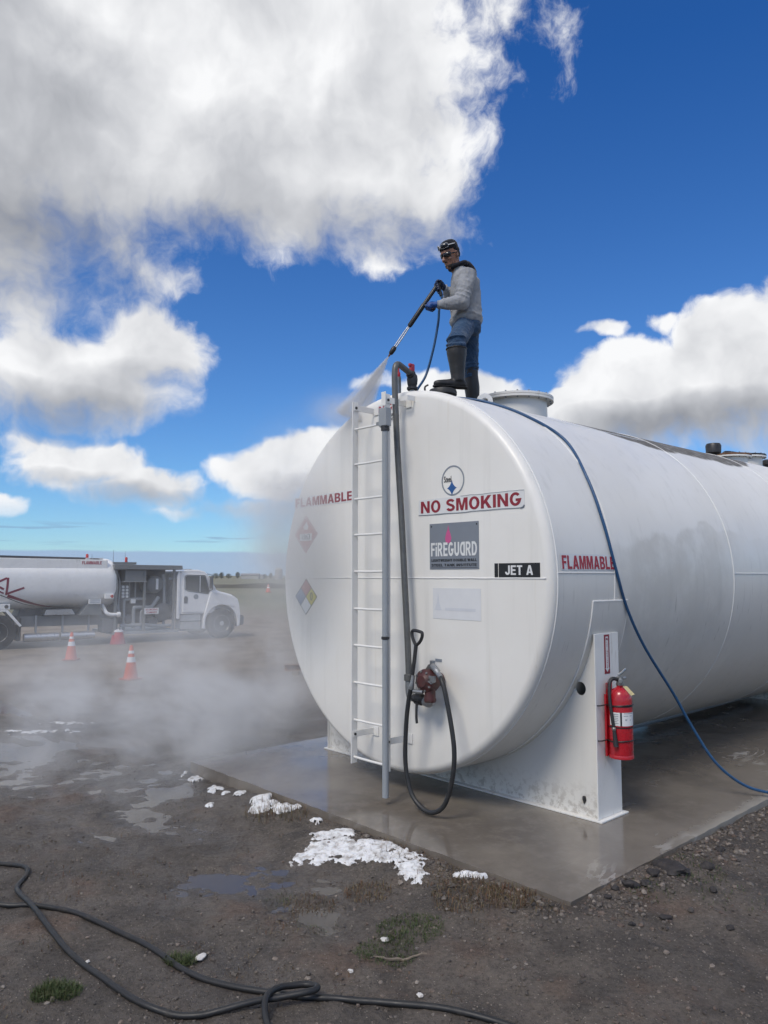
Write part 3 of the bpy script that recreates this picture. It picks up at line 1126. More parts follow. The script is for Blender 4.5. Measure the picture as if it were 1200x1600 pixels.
# NO SMOKING, slightly crooked with a lifted edge
ns = plate('no_smoking_sticker', [(.368, 2.752), (.70, 2.757), (1.10, 2.747), (1.56, 2.748), (1.602, 2.772), (1.602, 2.902), (1.2, 2.897), (.8, 2.901), (.368, 2.897)], M['decalwhite'])
block('NO SMOKING', .112, 1.17, .985, 2.827, M['decalred'], ns)
mb = MB()
mb.tube([(.369 + 1.23 * k / 40, -.004, 2.7535 + .006 * vn.fbm(np.array(k * .31), np.array(1.), 3)) for k in range(41)], .0028, 5)
mb.tube([(.9 + .7 * k / 30, -.004, 2.899 + .006 * vn.fbm(np.array(k * .4), np.array(5.), 3)) for k in range(31)], .0022, 5)
mb.tube([(1.56, -.004, 2.748), (1.585, -.004, 2.755), (1.60, -.004, 2.772)], .006, 5)
obj('lifted_edge', mb, M['logogrey'], ns)

# FIREGUARD plate
fg = plate('fireguard_plate', rect(.512, 2.243, 1.106, 2.665), M['signgrey'], th=.003)
block('FiREGUaRD', .125, .555, .809, 2.425, M['decalwhite'], fg, y=-.0055)
block('LIGHTWEIGHT DOUBLE WALL', .024, .545, .809, 2.325, M['decalblack'], fg, y=-.0055)
block('STEEL TANK INSTITUTE', .024, .545, .809, 2.281, M['decalblack'], fg, y=-.0055)
fl = [(0, .0), (.030, .012), (.040, .045), (.030, .085), (.012, .125), (.002, .170), (-.006, .130), (-.026, .085), (-.037, .045), (-.028, .012)]
mb = MB()
mb.prism([(.745 + p[0], 2.478 + p[1]) for p in fl], (0, -.0045, 0), XR, ZU, .0012)
obj('flame_mark', mb, M['pink'], fg, smooth=False)
for (x, z) in ((.535, 2.640), (1.083, 2.640)):
    mb = MB()
    mb.lathe([(.0, .004), (.006, .004), (.009, .0)], (x, -.004, z), (0, -1, 0), 10)
    obj('rivet', mb, M['darkmetal'], fg)
mb = MB()
mb.prism(rect(.530, 2.2555, 1.09, 2.2585), (0, -.0045, 0), XR, ZU, .0012)
obj('rule_line', mb, M['decalblack'], fg, smooth=False)

# round Steel mark: grey ring, word and four-pointed blue star
n = 56
mb = MB()
mb.prism([(.805 + .139 * math.cos(2 * math.pi * k / n), 3.05 + .139 * math.sin(2 * math.pi * k / n)) for k in range(n)], (0, -.0012, 0), XR, ZU, .0015,
         holes=[[(.805 + .125 * math.cos(2 * math.pi * k / n), 3.05 + .125 * math.sin(2 * math.pi * k / n)) for k in range(n)]])
rg = obj('steel_ring_mark', mb, M['logogrey'], tank, smooth=False)
lettering('Steel', .080, .743, 3.064, M['decalblack'], rg, y=-.003, bold=.006, width=.60)
star = []
for k in range(4):
    for j in range(8):
        t_ = rad(90 * k) + rad(90) * j / 8
        c_, s_ = math.cos(t_), math.sin(t_)
        star.append((.793 + .062 * math.copysign(abs(c_) ** 3, c_), 2.982 + .075 * math.copysign(abs(s_) ** 3, s_)))
mb = MB()
mb.prism(star, (0, -.0012, 0), XR, ZU, .0015)
obj('star_mark', mb, M['logoblue'], rg, smooth=False)

# JET A
ja = plate('jet_a_sticker', rect(1.322, 2.172, 1.745, 2.290), M['decalblack'])
plate('end_bar', rect(1.276, 2.172, 1.314, 2.290), M['decalblack'], parent=ja)
block('JET A', .080, .285, 1.535, 2.231, M['decalwhite'], ja)

# bleached sticker and small data plate
gs = plate('bleached_sticker', rect(.548, 1.792, 1.122, 2.072), M['ghost'], th=.0014)
plate('faded_figure', [(.57, 1.87), (.66, 1.87), (.63, 1.93), (.615, 2.02), (.60, 1.94)], M['ghost2'], y=-.003, th=.0008, parent=gs)
plate('faded_figure', rect(.70, 1.87, 1.06, 1.895), M['ghost2'], y=-.003, th=.0008, parent=gs)
plate('data_plate', rect(.575, 1.402, .655, 1.428), M['logogrey'])

# left side of the end wall
fs1 = plate('flammable_sticker', [(-1.63, 2.945), (-.585, 2.962), (-.585, 3.088), (-1.63, 3.072)], M['decalwhite'])
block('FLAMMABLE', .098, 1.00, -1.105, 3.016, M['decalred'], fs1, tilt=.016)


def diamond(cx, cz, r):
    return [(cx - r, cz), (cx, cz - r), (cx + r, cz), (cx, cz + r)]


hz1 = plate('hazard_diamond', diamond(-1.41, 2.647, .212), M['nfred'])
mb = MB()
q = diamond(-1.41, 2.647, .196)
q2 = diamond(-1.41, 2.647, .188)
mb.prism(q, (0, -.0035, 0), XR, ZU, .0008, holes=[q2])
obj('white_border', mb, M['decalwhite'], hz1, smooth=False)
plate('number_panel', rect(-1.52, 2.575, -1.30, 2.655), M['decalwhite'], y=-.0035, th=.0008, parent=hz1)
lettering('1863', .085, -1.41, 2.615, M['decalblack'], hz1, y=-.005, bold=.01)
plate('flame_symbol', [(-1.44, 2.70), (-1.38, 2.70), (-1.36, 2.735), (-1.385, 2.76), (-1.395, 2.79), (-1.425, 2.76), (-1.455, 2.735)], M['decalwhite'], y=-.0035, th=.0008, parent=hz1)
lettering('3', .06, -1.41, 2.50, M['decalwhite'], hz1, y=-.005, bold=.01)

nf = plate('fire_diamond', diamond(-1.398, 1.952, .200), M['decalblack'])
rr_ = .094
plate('red_quarter', diamond(-1.398, 1.952 + .0985, rr_), M['nfred'], y=-.0035, th=.0008, parent=nf)
plate('blue_quarter', diamond(-1.398 - .0985, 1.952, rr_), M['nfblue'], y=-.0035, th=.0008, parent=nf)
plate('yellow_quarter', diamond(-1.398 + .0985, 1.952, rr_), M['nfyel'], y=-.0035, th=.0008, parent=nf)
plate('white_quarter', diamond(-1.398, 1.952 - .0985, rr_), M['decalwhite'], y=-.0035, th=.0008, parent=nf)
lettering('0', .125, -1.398 + .0985, 1.952, M['decalblack'], nf, y=-.005, bold=.006, width=.8)

dg_ = plate('danger_sticker', rect(-.215, 3.725, .115, 3.915), M['decalwhite'])
block('DANGER', .062, .29, -.05, 3.868, M['decalred2'], dg_)
block('CONFINED SPACE', .030, .28, -.05, 3.785, M['decalblack'], dg_)
block('KEEP OUT', .026, .16, -.05, 3.745, M['decalblack'], dg_)

# FLAMMABLE on the shell's side
ang_c = 4.0
fm = MB()
nseg = 8
vv, ff = [], []
for i in range(nseg + 1):
    a = 2.2 + 4.2 * i / nseg
    vv += [cylp(a, .135, R + .0025), cylp(a, .975, R + .0025)]
for i in range(nseg):
    ff.append((2 * i, 2 * i + 1, 2 * i + 3, 2 * i + 2))
fm.add(vv, ff)
fs2 = obj('flammable_sticker', fm, M['decalwhite'], tank)
mbf = block_text('FLAMMABLE', .112, .80, (0, 0, 0), (1, 0, 0), (0, 1, 0))
me_ = bpy.data.meshes.new('lettering')
me_.from_pydata(mbf.v, [], mbf.f)
for v_ in me_.vertices:
    u_, w_, e_h = v_.co.x, v_.co.y, v_.co.z
    p = cylp(4.2 + math.degrees(w_ / R), .555 + u_, R + .0045 + e_h)
    v_.co = p
obj('lettering', me_, M['decalred2'], fs2, smooth=False)

# ---------------------------------------------------------------- crown fittings
def flanged_manway(x, y, r, h, mat_top, label=None, nb=20, rim=.075, z0=None, lid=True):
    z0 = AXZ + TAPER * y + math.sqrt(R * R - x * x) if z0 is None else z0
    mb = MB()
    mb.lathe([(r, -.12), (r, h - .03)], (x, y, z0), (0, 0, 1), 40)
    mw = obj('manway', mb, M['white'], tank)
    if label:
        mw['label'] = label
    mb = MB()
    mb.lathe([(r + .002, h - .045), (r + rim, h - .045), (r + rim, h - .018), (0.0, h - .018)], (x, y, z0), (0, 0, 1), 48)
    obj('flange_ring', mb, M['white'], mw, bevel=.002)
    mb = MB()
    mb.lathe([(0.0, h - .014), (r + rim, h - .014), (r + rim, h + .010), (r + rim - .01, h + .014), (0, h + .02)], (x, y, z0), (0, 0, 1), 48)
    obj('cover_plate', mb, mat_top, mw)
    for k in range(nb):
        a = 2 * math.pi * (k + .3) / nb
        bx_, by_ = x + (r + rim * .6) * math.cos(a), y + (r + rim * .6) * math.sin(a)
        mb = MB()
        mb.cyl((bx_, by_, z0 + h - .06), (bx_, by_, z0 + h + .028), .010, n=6)
        obj('flange_bolt', mb, M['galv'], mw, smooth=False)
    return mw


flanged_manway(0, 2.0, .375, .225, M['white'], 'tall white manway with a bolted flange behind the worker')
flanged_manway(-.02, 8.05, .30, .16, M['rust'], 'low manway with a rust-stained cover', 16, .06)
flanged_manway(-.05, 8.85, .27, .24, M['darkmetal'], 'white manway neck under a dark bolted flange', 16, .07)
# pipework clustered between the far manways
mb = MB()
mb.tube(spline([(.02, 7.75, AXZ + R + .02), (.02, 7.75, AXZ + R + .20), (.03, 7.85, AXZ + R + .27), (.03, 8.5, AXZ + R + .30), (.03, 9.3, AXZ + R + .30)], 5), .035, 10)
obj('crown_pipe', mb, M['darkmetal'], tank)
for (yy_, hh_) in ((9.25, .30), (9.7, .24), (10.1, .34)):
    mb = MB()
    mb.lathe([(.06, -.05), (.06, hh_ - .08), (.10, hh_ - .07), (.10, hh_), (.05, hh_ + .03), (0, hh_ + .03)], (.0, yy_, AXZ + R + .08), (0, 0, 1), 16)
    obj('crown_fitting', mb, M['darkmetal'], tank)
# vent hood
mb = MB()
mb.lathe([(.05, -.05), (.05, .12), (.095, .13), (.12, .15), (.125, .27), (.105, .305), (0, .315)], (0, 7.4, AXZ + R + .07), (0, 0, 1), 24)
obj('vent_hood', mb, M['darkmetal'], tank)
# low black emergency vent the worker steps on
mb = MB()
EVX, EVY, EVZ = .055, .685, AXZ + R - .002
mb.lathe([(.085, -.05), (.085, .06), (.135, .066), (.15, .08), (.15, .115), (.14, .135), (.10, .149), (0, .152)], (EVX, EVY, EVZ), (0, 0, 1), 28)
ev = obj('emergency_vent', mb, M['rubber'], tank)
mb = MB()
mb.tube(spline([(EVX - .09, EVY - .10, EVZ + .11), (EVX - .125, EVY - .13, EVZ + .12), (EVX - .13, EVY - .135, EVZ + .17), (EVX - .105, EVY - .11, EVZ + .195)], 5), .010, 8)
obj('vent_latch', mb, M['darkmetal'], ev)
# lifting lug
mb = MB()
pts = [(.085 * math.cos(rad(a)), .10 + .085 * math.sin(rad(a))) for a in range(0, 181, 12)]
mb.prism([(.085, -.10), (.085, .03)] + pts + [(-.085, .03), (-.085, -.10)], (.42, .93, AXZ + R - .115), (.679, .734, 0), (0, 0, 1), .025,
         holes=[[(.036 * math.cos(rad(a)), .10 + .036 * math.sin(rad(a))) for a in range(0, 360, 24)]])
obj('lifting_lug', mb, M['white_clean'], tank, smooth=False, bevel=.003)
# small nipple with a red cap by the ladder
mb = MB()
mb.cyl((-.02, .10, 3.98), (-.02, .10, 4.19), .032, n=14)
np_ = obj('gauge_nipple', mb, M['galv'], tank)
mb = MB()
mb.lathe([(.026, 0), (.026, .04), (.016, .06), (.016, .10), (0, .105)], (-.02, .10, 4.19), (0, 0, 1), 14)
obj('red_cap', mb, M['red'], np_)
# drain line under the belly
mb = MB()
mb.tube([(.24, 1.2, .232), (.24, 7.9, .232)], .042, 12)
obj('drain_line', mb, M['greypvc'], tank)

# ================================================================ ladder
lad = thing('ladder', 'white steel ladder standing off the end wall of the tank', 'ladder', (-.04, -.25, .385))
for x in (-.277, .193):
    mb = MB()
    mb.bb((x - .006, -.288, .385), (x + .006, -.212, 3.922))
    rl = obj('rail', mb, M['white'], lad, smooth=False, bevel=.003)
for i, z in enumerate((3.643, 3.287, 2.941, 2.585, 2.225, 1.863, 1.510, 1.153, .795, .443)):
    mb = MB()
    mb.tube([(-.277, -.25, z), (-.04, -.25, z - .002), (.193, -.25, z)], .0115, 10)
    obj('rung', mb, M['white'], lad)
for x in (-.277, .193):
    for z in (3.86, .66):
        mb = MB()
        mb.bb((x + .007, -.275, z - .03), (x + .016, -.001, z + .03))
        mb.bb((x + .016, -.012, z - .045), (x + .085, -.001, z + .045))
        br = obj('bracket', mb, M['white'], lad, smooth=False, bevel=.002)
        mb = MB()
        mb.cyl((x - .012, -.25, z), (x + .024, -.25, z), .013, n=8)
        obj('bolt', mb, M['darkmetal'], br)
mb = MB()
mb.bb((.165, -.30, 3.80), (.222, -.2895, 3.935))
obj('top_tab', mb, M['white'], lad, smooth=False, bevel=.002)

# ================================================================ conduit beside the ladder
con = thing('conduit_pipe', 'straight grey plastic conduit hanging beside the ladder', 'pipe', (.262, -.335, .19))
mb = MB()
mb.tube([(.262, -.335, .19), (.257, -.335, 3.60)], .030, 16)
obj('pipe', mb, M['greypvc'], con)
mb = MB()
mb.lathe([(.031, 0), (.037, .004), (.037, .024), (.031, .028)], (.259, -.335, 1.60), (0, 0, 1), 16)
mb.lathe([(.031, 0), (.040, .004), (.040, .05), (.031, .055)], (.257, -.335, 3.54), (0, 0, 1), 16)
obj('coupling', mb, M['darkmetal'], con)
mb = MB()
mb.bb((.205, -.372, 3.585), (.305, -.300, 3.76))
jb = obj('junction_box', mb, M['greypvc'], con, smooth=False, bevel=.006)
mb = MB()
mb.bb((.14, -.345, 3.61), (.205, -.335, 3.64))
mb.bb((.194, -.345, 3.58), (.205, -.29, 3.64))
obj('clamp', mb, M['galv'], con, smooth=False)

# ================================================================ suction pipe from the crown valve down to the pump
sp_ = thing('suction_pipe', 'bent grey steel pipe running from the crown valve down to the hand pump', 'pipe', (.37, -.14, 1.06))
path = [(.12, .155, 4.21), (.13, .06, 4.235)]
mb = MB()
pp = spline([(.135, .12, 4.205), (.15, .02, 4.232), (.165, -.07, 4.252), (.178, -.120, 4.225), (.182, -.138, 4.15), (.184, -.140, 4.05), (.190, -.140, 3.90), (.219, -.140, 3.408), (.270, -.140, 2.787), (.312, -.140, 2.182), (.352, -.140, 1.59), (.368, -.140, 1.27)], 6)
mb.tube(pp, .030, 14)
obj('pipe', mb, M['steelpipe'], sp_)
mb = MB()
mb.lathe([(.031, 0), (.045, .008), (.045, .06), (.031, .068)], (.368, -.14, 1.215), (0, 0, 1), 14)
obj('union', mb, M['steelpipe'], sp_)
mb = MB()
mb.tube(spline([(.369, -.14, 1.22), (.372, -.14, 1.13), (.392, -.145, 1.085), (.44, -.15, 1.075)], 6), .036, 12)
obj('elbow', mb, M['galv'], sp_)
mb = MB()
mb.lathe([(.034, 0), (.034, .02), (.052, .04), (.052, .11), (.034, .13), (.034, .17)], (.44, -.15, 1.075), (1, 0, -.05), 14)
vb = obj('shutoff_valve', mb, M['darkmetal'], sp_)
mb = MB()
mb.tube(spline([(.52, -.19, 1.05), (.535, -.21, 1.00), (.538, -.215, .92), (.545, -.215, .87)], 5), .012, 8)
obj('valve_lever', mb, M['darkmetal'], vb)
mb = MB()
mb.lathe([(.030, -.06), (.030, .02)], (.12, .165, 4.05), (0, 0, 1), 14)
obj('white_nipple', mb, M['white_clean'], sp_)
mb = MB()
mb.lathe([(.046, .01), (.055, .02), (.055, .04), (.043, .05), (.05, .075), (.055, .12), (.05, .16), (.035, .18), (.03, .20)], (.12, .165, 4.03), (0, 0, 1), 16)
mb.cyl((.135, .115, 4.200), (.121, .165, 4.165), .042, n=12)
cv = obj('crown_valve', mb, M['darkmetal'], sp_)
mb = MB()
mb.box((.12, .160, 4.26), (.035, .05, .085))
mb.box((.122, .150, 4.295), (.03, .065, .03))
obj('red_handle', mb, M['red'], cv, smooth=False, bevel=.006)
mb = MB()
mb.bb((.165, -.152, 3.80), (.42, -.128, 3.935))
mb.bb((.30, -.128, 3.80), (.42, -.001, 3.935)) if False else None
obj('support_plate', MB().bb((.218, -.105, 3.865), (.325, -.100, 3.915)).bb((.320, -.100, 3.865), (.325, -.001, 3.915)), M['white'], sp_, smooth=False, bevel=.002)

# ================================================================ hand pump with its hose
hp = thing('hand_pump', 'maroon rotary hand pump with lever and looped black hose on the tank end', 'hand pump', (.66, 0, 1.0))
mb = MB()
mb.lathe([(0, -.08), (.050, -.08), (.072, -.06), (.098, -.05), (.104, -.03), (.104, .05), (.097, .065), (.06, .07), (.06, .16)], (.655, -.19, 1.255), (0, 1, 0), 28)
hs_ = obj('housing', mb, M['pumpred'], hp)
mb = MB()
mb.lathe([(.0, 0), (.05, .0), (.056, .02), (.050, .04), (.046, .14), (.050, .16), (.0, .16)], (.685, -.19, 1.07), (0, 0, 1), 18)
obj('inlet_neck', mb, M['pumpred'], hp)
mb = MB()
mb.tube(spline([(.60, -.165, 1.062), (.66, -.18, 1.058), (.69, -.19, 1.075), (.69, -.19, 1.10)], 6), .040, 12)
obj('inlet_elbow', mb, M['galv'], hp)
for k in range(8):
    a = rad(45 * k + 15)
    mb = MB()
    mb.cyl((.655 + .086 * math.cos(a), -.255, 1.255 + .086 * math.sin(a)), (.655 + .086 * math.cos(a), -.235, 1.255 + .086 * math.sin(a)), .010, n=6)
    obj('cover_screw', mb, M['galv'], hs_)
mb = MB()
mb.prism([(-.085, -.02), (-.02, .07), (.03, .08), (.085, .02), (.07, -.02)], (.665, -.13, 1.325), (1, 0, 0), (0, 0, 1), .05)
obj('top_casting', mb, M['steelpipe'], hp, smooth=False, bevel=.01)
mb = MB()
mb.cyl((.68, -.15, 1.40), (.68, -.15, 1.43), .026, n=6)
obj('fill_plug', mb, M['galv'], hp)
mb = MB()
mb.tube(spline([(.70, -.17, 1.385), (.76, -.19, 1.355), (.80, -.20, 1.325), (.845, -.22, 1.30)], 5), [.030] * 8 + [.024] * 8, 12)
obj('outlet_spout', mb, M['galv'], hp)
mb = MB()
mb.box((.765, -.245, 1.285), (.07, .02, .05))
mb.tube([(.72, -.25, 1.26), (.76, -.255, 1.245), (.80, -.25, 1.265)], .007, 6)
obj('rating_plate', mb, M['galv'], hp, smooth=False)
lv = MB()
lv.tube([(.528, -.275, 1.185), (.545, -.275, 1.28), (.572, -.275, 1.42), (.598, -.275, 1.575)], .021, 10, flat=.6)
lever = obj('lever', lv, M['darkmetal'], hp)
mb = MB()
mb.tube(spline([(.598, -.275, 1.572), (.565, -.275, 1.61), (.548, -.275, 1.655), (.552, -.275, 1.690), (.58, -.275, 1.697), (.64, -.275, 1.690), (.672, -.275, 1.680), (.672, -.275, 1.645), (.645, -.275, 1.60)], 5, closed=True), .015, 8)
obj('d_grip', mb, M['darkmetal'], lever)
mb = MB()
mb.tube(spline([(.525, -.275, 1.19), (.55, -.27, 1.165), (.60, -.26, 1.16), (.655, -.25, 1.16)], 5), .018, 8)
obj('crank_arm', mb, M['galv'], hp)
mb = MB()
hpts = [(.838, -.218, 1.305), (.875, -.24, 1.28), (.925, -.25, 1.172), (1.000, -.255, .887), (1.030, -.26, .68), (1.005, -.265, .466), (.923, -.27, .255), (.796, -.275, .165), (.658, -.28, .180), (.533, -.285, .29), (.469, -.285, .528), (.480, -.285, .867), (.516, -.285, 1.10), (.548, -.285, 1.20)]
mb.tube(spline(hpts, 10), .0205, 12)
obj('pump_hose', mb, M['rubber'], hp)
mb = MB()
mb.tube(spline([(.54, -.285, 1.18), (.556, -.285, 1.235), (.565, -.28, 1.30)], 5), [.024, .026, .026, .024, .022, .02, .018, .017, .017, .016, .016], 10)
obj('nozzle_spout', mb, M['galv'], hp)

# ================================================================ fire extinguisher on the saddle flange
fe = thing('fire_extinguisher', 'red fire extinguisher strapped to the side of the tank saddle', 'fire extinguisher', (1.95, .85, .585))
ec = Vector((1.952, .855, 0))
mb = MB()
mb.lathe([(.0, .60), (.095, .60), (.113, .612), (.116, .63), (.116, 1.085), (.108, 1.13), (.085, 1.165), (.045, 1.185), (.032, 1.192), (.032, 1.215)], ec, (0, 0, 1), 40)
fb_ = obj('cylinder', mb, M['red'], fe, angle=50)
mb = MB()
mb.lathe([(.1165, .588), (.119, .590), (.119, .615), (.1165, .62)], ec, (0, 0, 1), 40)
obj('foot_ring', mb, M['red'], fb_)
mb = MB()
mb.box(ec + Vector((0, 0, 1.245)), (.05, .05, .07))
mb.cyl(ec + Vector((0, 0, 1.205)), ec + Vector((0, 0, 1.225)), .038, n=14)
mb.cyl(ec + Vector((.02, -.02, 1.25)), ec + Vector((.045, -.06, 1.25)), .022, n=12)
obj('valve_head', mb, M['chrome'], fe, smooth=False, bevel=.004)
mb = MB()
for (z, k) in ((1.285, .30), (1.262, .02)):
    mb.tube([ec + Vector((-.02, .0, z)), ec + Vector((.015, .03, z + k * .10)), ec + Vector((.035, .062, z + k * .20))], .012, 8, flat=.5)
obj('carry_handles', mb, M['chrome'], fe)
mb = MB()
mb.lathe([(0, 0), (.02, 0), (.02, .012), (0, .014)], ec + Vector((.03, -.04, 1.235)), (.55, -.83, 0), 14)
obj('pressure_gauge', mb, M['galv'], fe)
mb = MB()
hp2 = [ec + Vector(p) for p in ((-.01, -.02, 1.255), (-.04, -.06, 1.262), (-.055, -.095, 1.225), (-.045, -.122, 1.13), (-.03, -.132, 1.03), (-.012, -.134, .93), (.002, -.134, .84))]
mb.tube(spline(hp2, 8), .0165, 12)
obj('discharge_hose', mb, M['rubber'], fe)
mb = MB()
mb.tube([ec + Vector((.002, -.134, .845)), ec + Vector((.010, -.136, .80)), ec + Vector((.022, -.136, .70))], [.015, .019, .026], 12)
nz = obj('horn', mb, M['rubber'], fe)
mb = MB()
mb.lathe([(.019, 0), (.022, .004), (.022, .02), (.019, .024)], ec + Vector((.002, -.134, .835)), (0, 0, 1), 12)
obj('hose_collar', mb, M['chrome'], nz)


def band(z0, z1, r, a0, a1, n=24):
    m_ = MB()
    vv_, ff_ = [], []
    for i in range(n + 1):
        a = rad(a0 + (a1 - a0) * i / n)
        for z in (z0, z1):
            vv_.append(ec + Vector((r * math.cos(a), r * math.sin(a), z)))
    for i in range(n):
        ff_.append((2 * i, 2 * i + 2, 2 * i + 3, 2 * i + 1))
    return m_.add(vv_, ff_)


lb = obj('instruction_label', band(.872, .985, .1178, -118, 35), M['decalwhite'], fe)
obj('label_stripe', band(.872, .985, .1188, -62, -54, 3), M['decalblack'], lb)
for i, (a0, a1, z) in enumerate(((-112, -70, .965), (-112, -70, .95), (-112, -72, .935), (-112, -70, .92), (-112, -76, .905), (-112, -70, .89), (-46, -22, .955), (-40, -28, .925), (-38, -30, .918), (-16, 0, .955), (-14, -4, .92), (-44, 10, .975))):
    obj('label_print', band(z, z + .005, .1186, a0, a1, 6), M['logogrey'], lb)
obj('black_strap', band(1.03, 1.042, .1180, -180, 180, 40), M['decalblack'], fe)
obj('black_strap', band(.850, .862, .1180, -180, 180, 40), M['decalblack'], fe)
for z in (1.035, .735):
    mb = MB()
    pts = [Vector((1.795, .648, z)), Vector((1.845, .655, z + .002)), Vector((1.86, .74, z + .004)), ec + Vector((-.115, -.06, z)), ec + Vector((-.06, -.108, z)), ec + Vector((.02, -.122, z + .004)), ec + Vector((.09, -.085, z + .01)), ec + Vector((.121, 0, z + .012)), ec + Vector((.09, .08, z + .01)), ec + Vector((0, .121, z)), Vector((1.83, 1.04, z))]
    mb.tube(spline(pts, 5), .0055, 7)
    obj('wire_tie', mb, M['darkmetal'], fe)
mb = MB()
mb.box(ec + Vector((-.112, -.075, .86)), (.022, .04, .53))
mb.bb((1.8255, .80, .70), (1.836, .91, 1.22))
obj('wall_bracket', mb, M['red'], fe, smooth=False, bevel=.004)
mb = MB()
q0 = ec + Vector((.05, -.03, 1.20))
mb.add([q0, q0 + Vector((.03, .02, .006)), q0 + Vector((.10, .045, -.062)), q0 + Vector((.075, .02, -.072)), q0 + Vector((.002, .001, .0015)), q0 + Vector((.032, .021, .0075)), q0 + Vector((.102, .046, -.0605)), q0 + Vector((.077, .021, -.0705))],
       [(0, 1, 2, 3), (7, 6, 5, 4), (0, 4, 5, 1), (1, 5, 6, 2), (2, 6, 7, 3), (3, 7, 4, 0)])
obj('inspection_tag', mb, M['tagpaper'], fe, smooth=False)
mb = MB()
mb.tube(spline([ec + Vector((-.02, -.03, 1.255)), ec + Vector((-.06, -.05, 1.275)), ec + Vector((-.10, -.07, 1.22)), ec + Vector((-.113, -.085, 1.12)), ec + Vector((-.115, -.09, 1.09))], 6), .003, 5)
obj('pin_wire', mb, M['galv'], fe)
# arrow sticker above it (fixed to the tank's saddle flange)
mb = MB()
mb.prism([(.805, 1.335), (.890, 1.335), (.890, 1.672), (.805, 1.672)], (1.8245, 0, 0), (0, 1, 0), (0, 0, 1), .0015)
es_ = obj('extinguisher_sticker', mb, M['decalred'], tank, smooth=False)
mb = MB()
mb.prism([(.8475, 1.35), (.882, 1.385), (.868, 1.385), (.868, 1.655), (.827, 1.655), (.827, 1.385), (.813, 1.385)], (1.8264, 0, 0), (0, 1, 0), (0, 0, 1), .0008)
obj('white_arrow', mb, M['decalwhite'], es_, smooth=False)
obj('lettering', text_mesh('FIRE', .030, (1.8276, .8475, 1.632), (0, 1, 0), (0, 0, 1), .008, .62), M['decalred'], es_, smooth=False)
for k, ch in enumerate('EXTINGUISHER'):
    obj('lettering', text_mesh(ch, .021, (1.8276, .8475, 1.605 - k * .0195), (0, 1, 0), (0, 0, 1), .006, .9), M['decalred'], es_, smooth=False)

fe.scale = (.86, .86, .98)
fe.location = (1.936, .848, .640)

# ================================================================ loose things on the yard
ES = Vector((math.cos(rad(47.22)), math.sin(rad(47.22)), 0))        # along the picture's width
ED = Vector((-math.sin(rad(47.22)), math.cos(rad(47.22)), 0))       # away from the viewer


def gh(x, y):
    return float(ground_h(np.array(x), np.array(y)))


def island_mat(name, cols, rough=.75, sss=0.0):
    """tone picked per stone / blade"""
    m, t, b = newmat(name)
    g = t.nodes.new('ShaderNodeNewGeometry')
    r = t.nodes.new('ShaderNodeValToRGB')
    r.color_ramp.interpolation = 'LINEAR'
    while len(r.color_ramp.elements) < len(cols):
        r.color_ramp.elements.new(.5)
    for i, c in enumerate(cols):
        r.color_ramp.elements[i].position = i / (len(cols) - 1)
        r.color_ramp.elements[i].color = (*c, 1)
    t.links.new(g.outputs['Random Per Island'], r.inputs[0])
    n = nnoise(t, g.outputs['Position'], 45, 4, .6)
    k = nrange(t, n, .3, .7, .7, 1.25, 'LINEAR')
    v = nvec(t, 'SCALE', r.outputs[0])
    t.links.new(k, v.node.inputs['Scale'])
    t.links.new(v, b.inputs['Base Color'])
    b.inputs['Roughness'].default_value = rough
    b.inputs['Specular IOR Level'].default_value = .4
    return m


M['stones'] = island_mat('gravel_stones', [(.05, .044, .04), (.10, .085, .072), (.07, .06, .054), (.14, .118, .098), (.085, .074, .066), (.24, .21, .18), (.12, .085, .068), (.06, .052, .048)], .55)
M['pale_stone'] = pmat('pale_pebble', (.62, .60, .57), .5, var=.1, vscale=30)
M['rock'] = pmat('dark_rough_rock', (.034, .030, .030), .75, var=.45, vscale=22, bump=.6, bscale=55, dirt=(.075, .06, .05), damt=.2, dscale=14)
M['drygrass'] = island_mat('dry_weeds', [(.09, .06, .036), (.15, .095, .055), (.12, .055, .034), (.08, .07, .034), (.20, .155, .095), (.10, .088, .04)], .8)
M['greengrass'] = island_mat('green_grass', [(.035, .062, .018), (.055, .085, .025), (.068, .088, .034), (.08, .082, .04), (.045, .068, .021)], .7)
M['twig'] = pmat('bleached_twig', (.19, .155, .12), .8, var=.25, vscale=30)

# unit stone: icosahedron
_ph = (1 + 5 ** .5) / 2
ICV = np.array([(-1, _ph, 0), (1, _ph, 0), (-1, -_ph, 0), (1, -_ph, 0), (0, -1, _ph), (0, 1, _ph), (0, -1, -_ph), (0, 1, -_ph), (_ph, 0, -1), (_ph, 0, 1), (-_ph, 0, -1), (-_ph, 0, 1)]) / math.hypot(1, _ph)
ICF = np.array([(0, 11, 5), (0, 5, 1), (0, 1, 7), (0, 7, 10), (0, 10, 11), (1, 5, 9), (5, 11, 4), (11, 10, 2), (10, 7, 6), (7, 1, 8), (3, 9, 4), (3, 4, 2), (3, 2, 6), (3, 6, 8), (3, 8, 9), (4, 9, 5), (2, 4, 11), (6, 2, 10), (8, 6, 7), (9, 8, 1)])


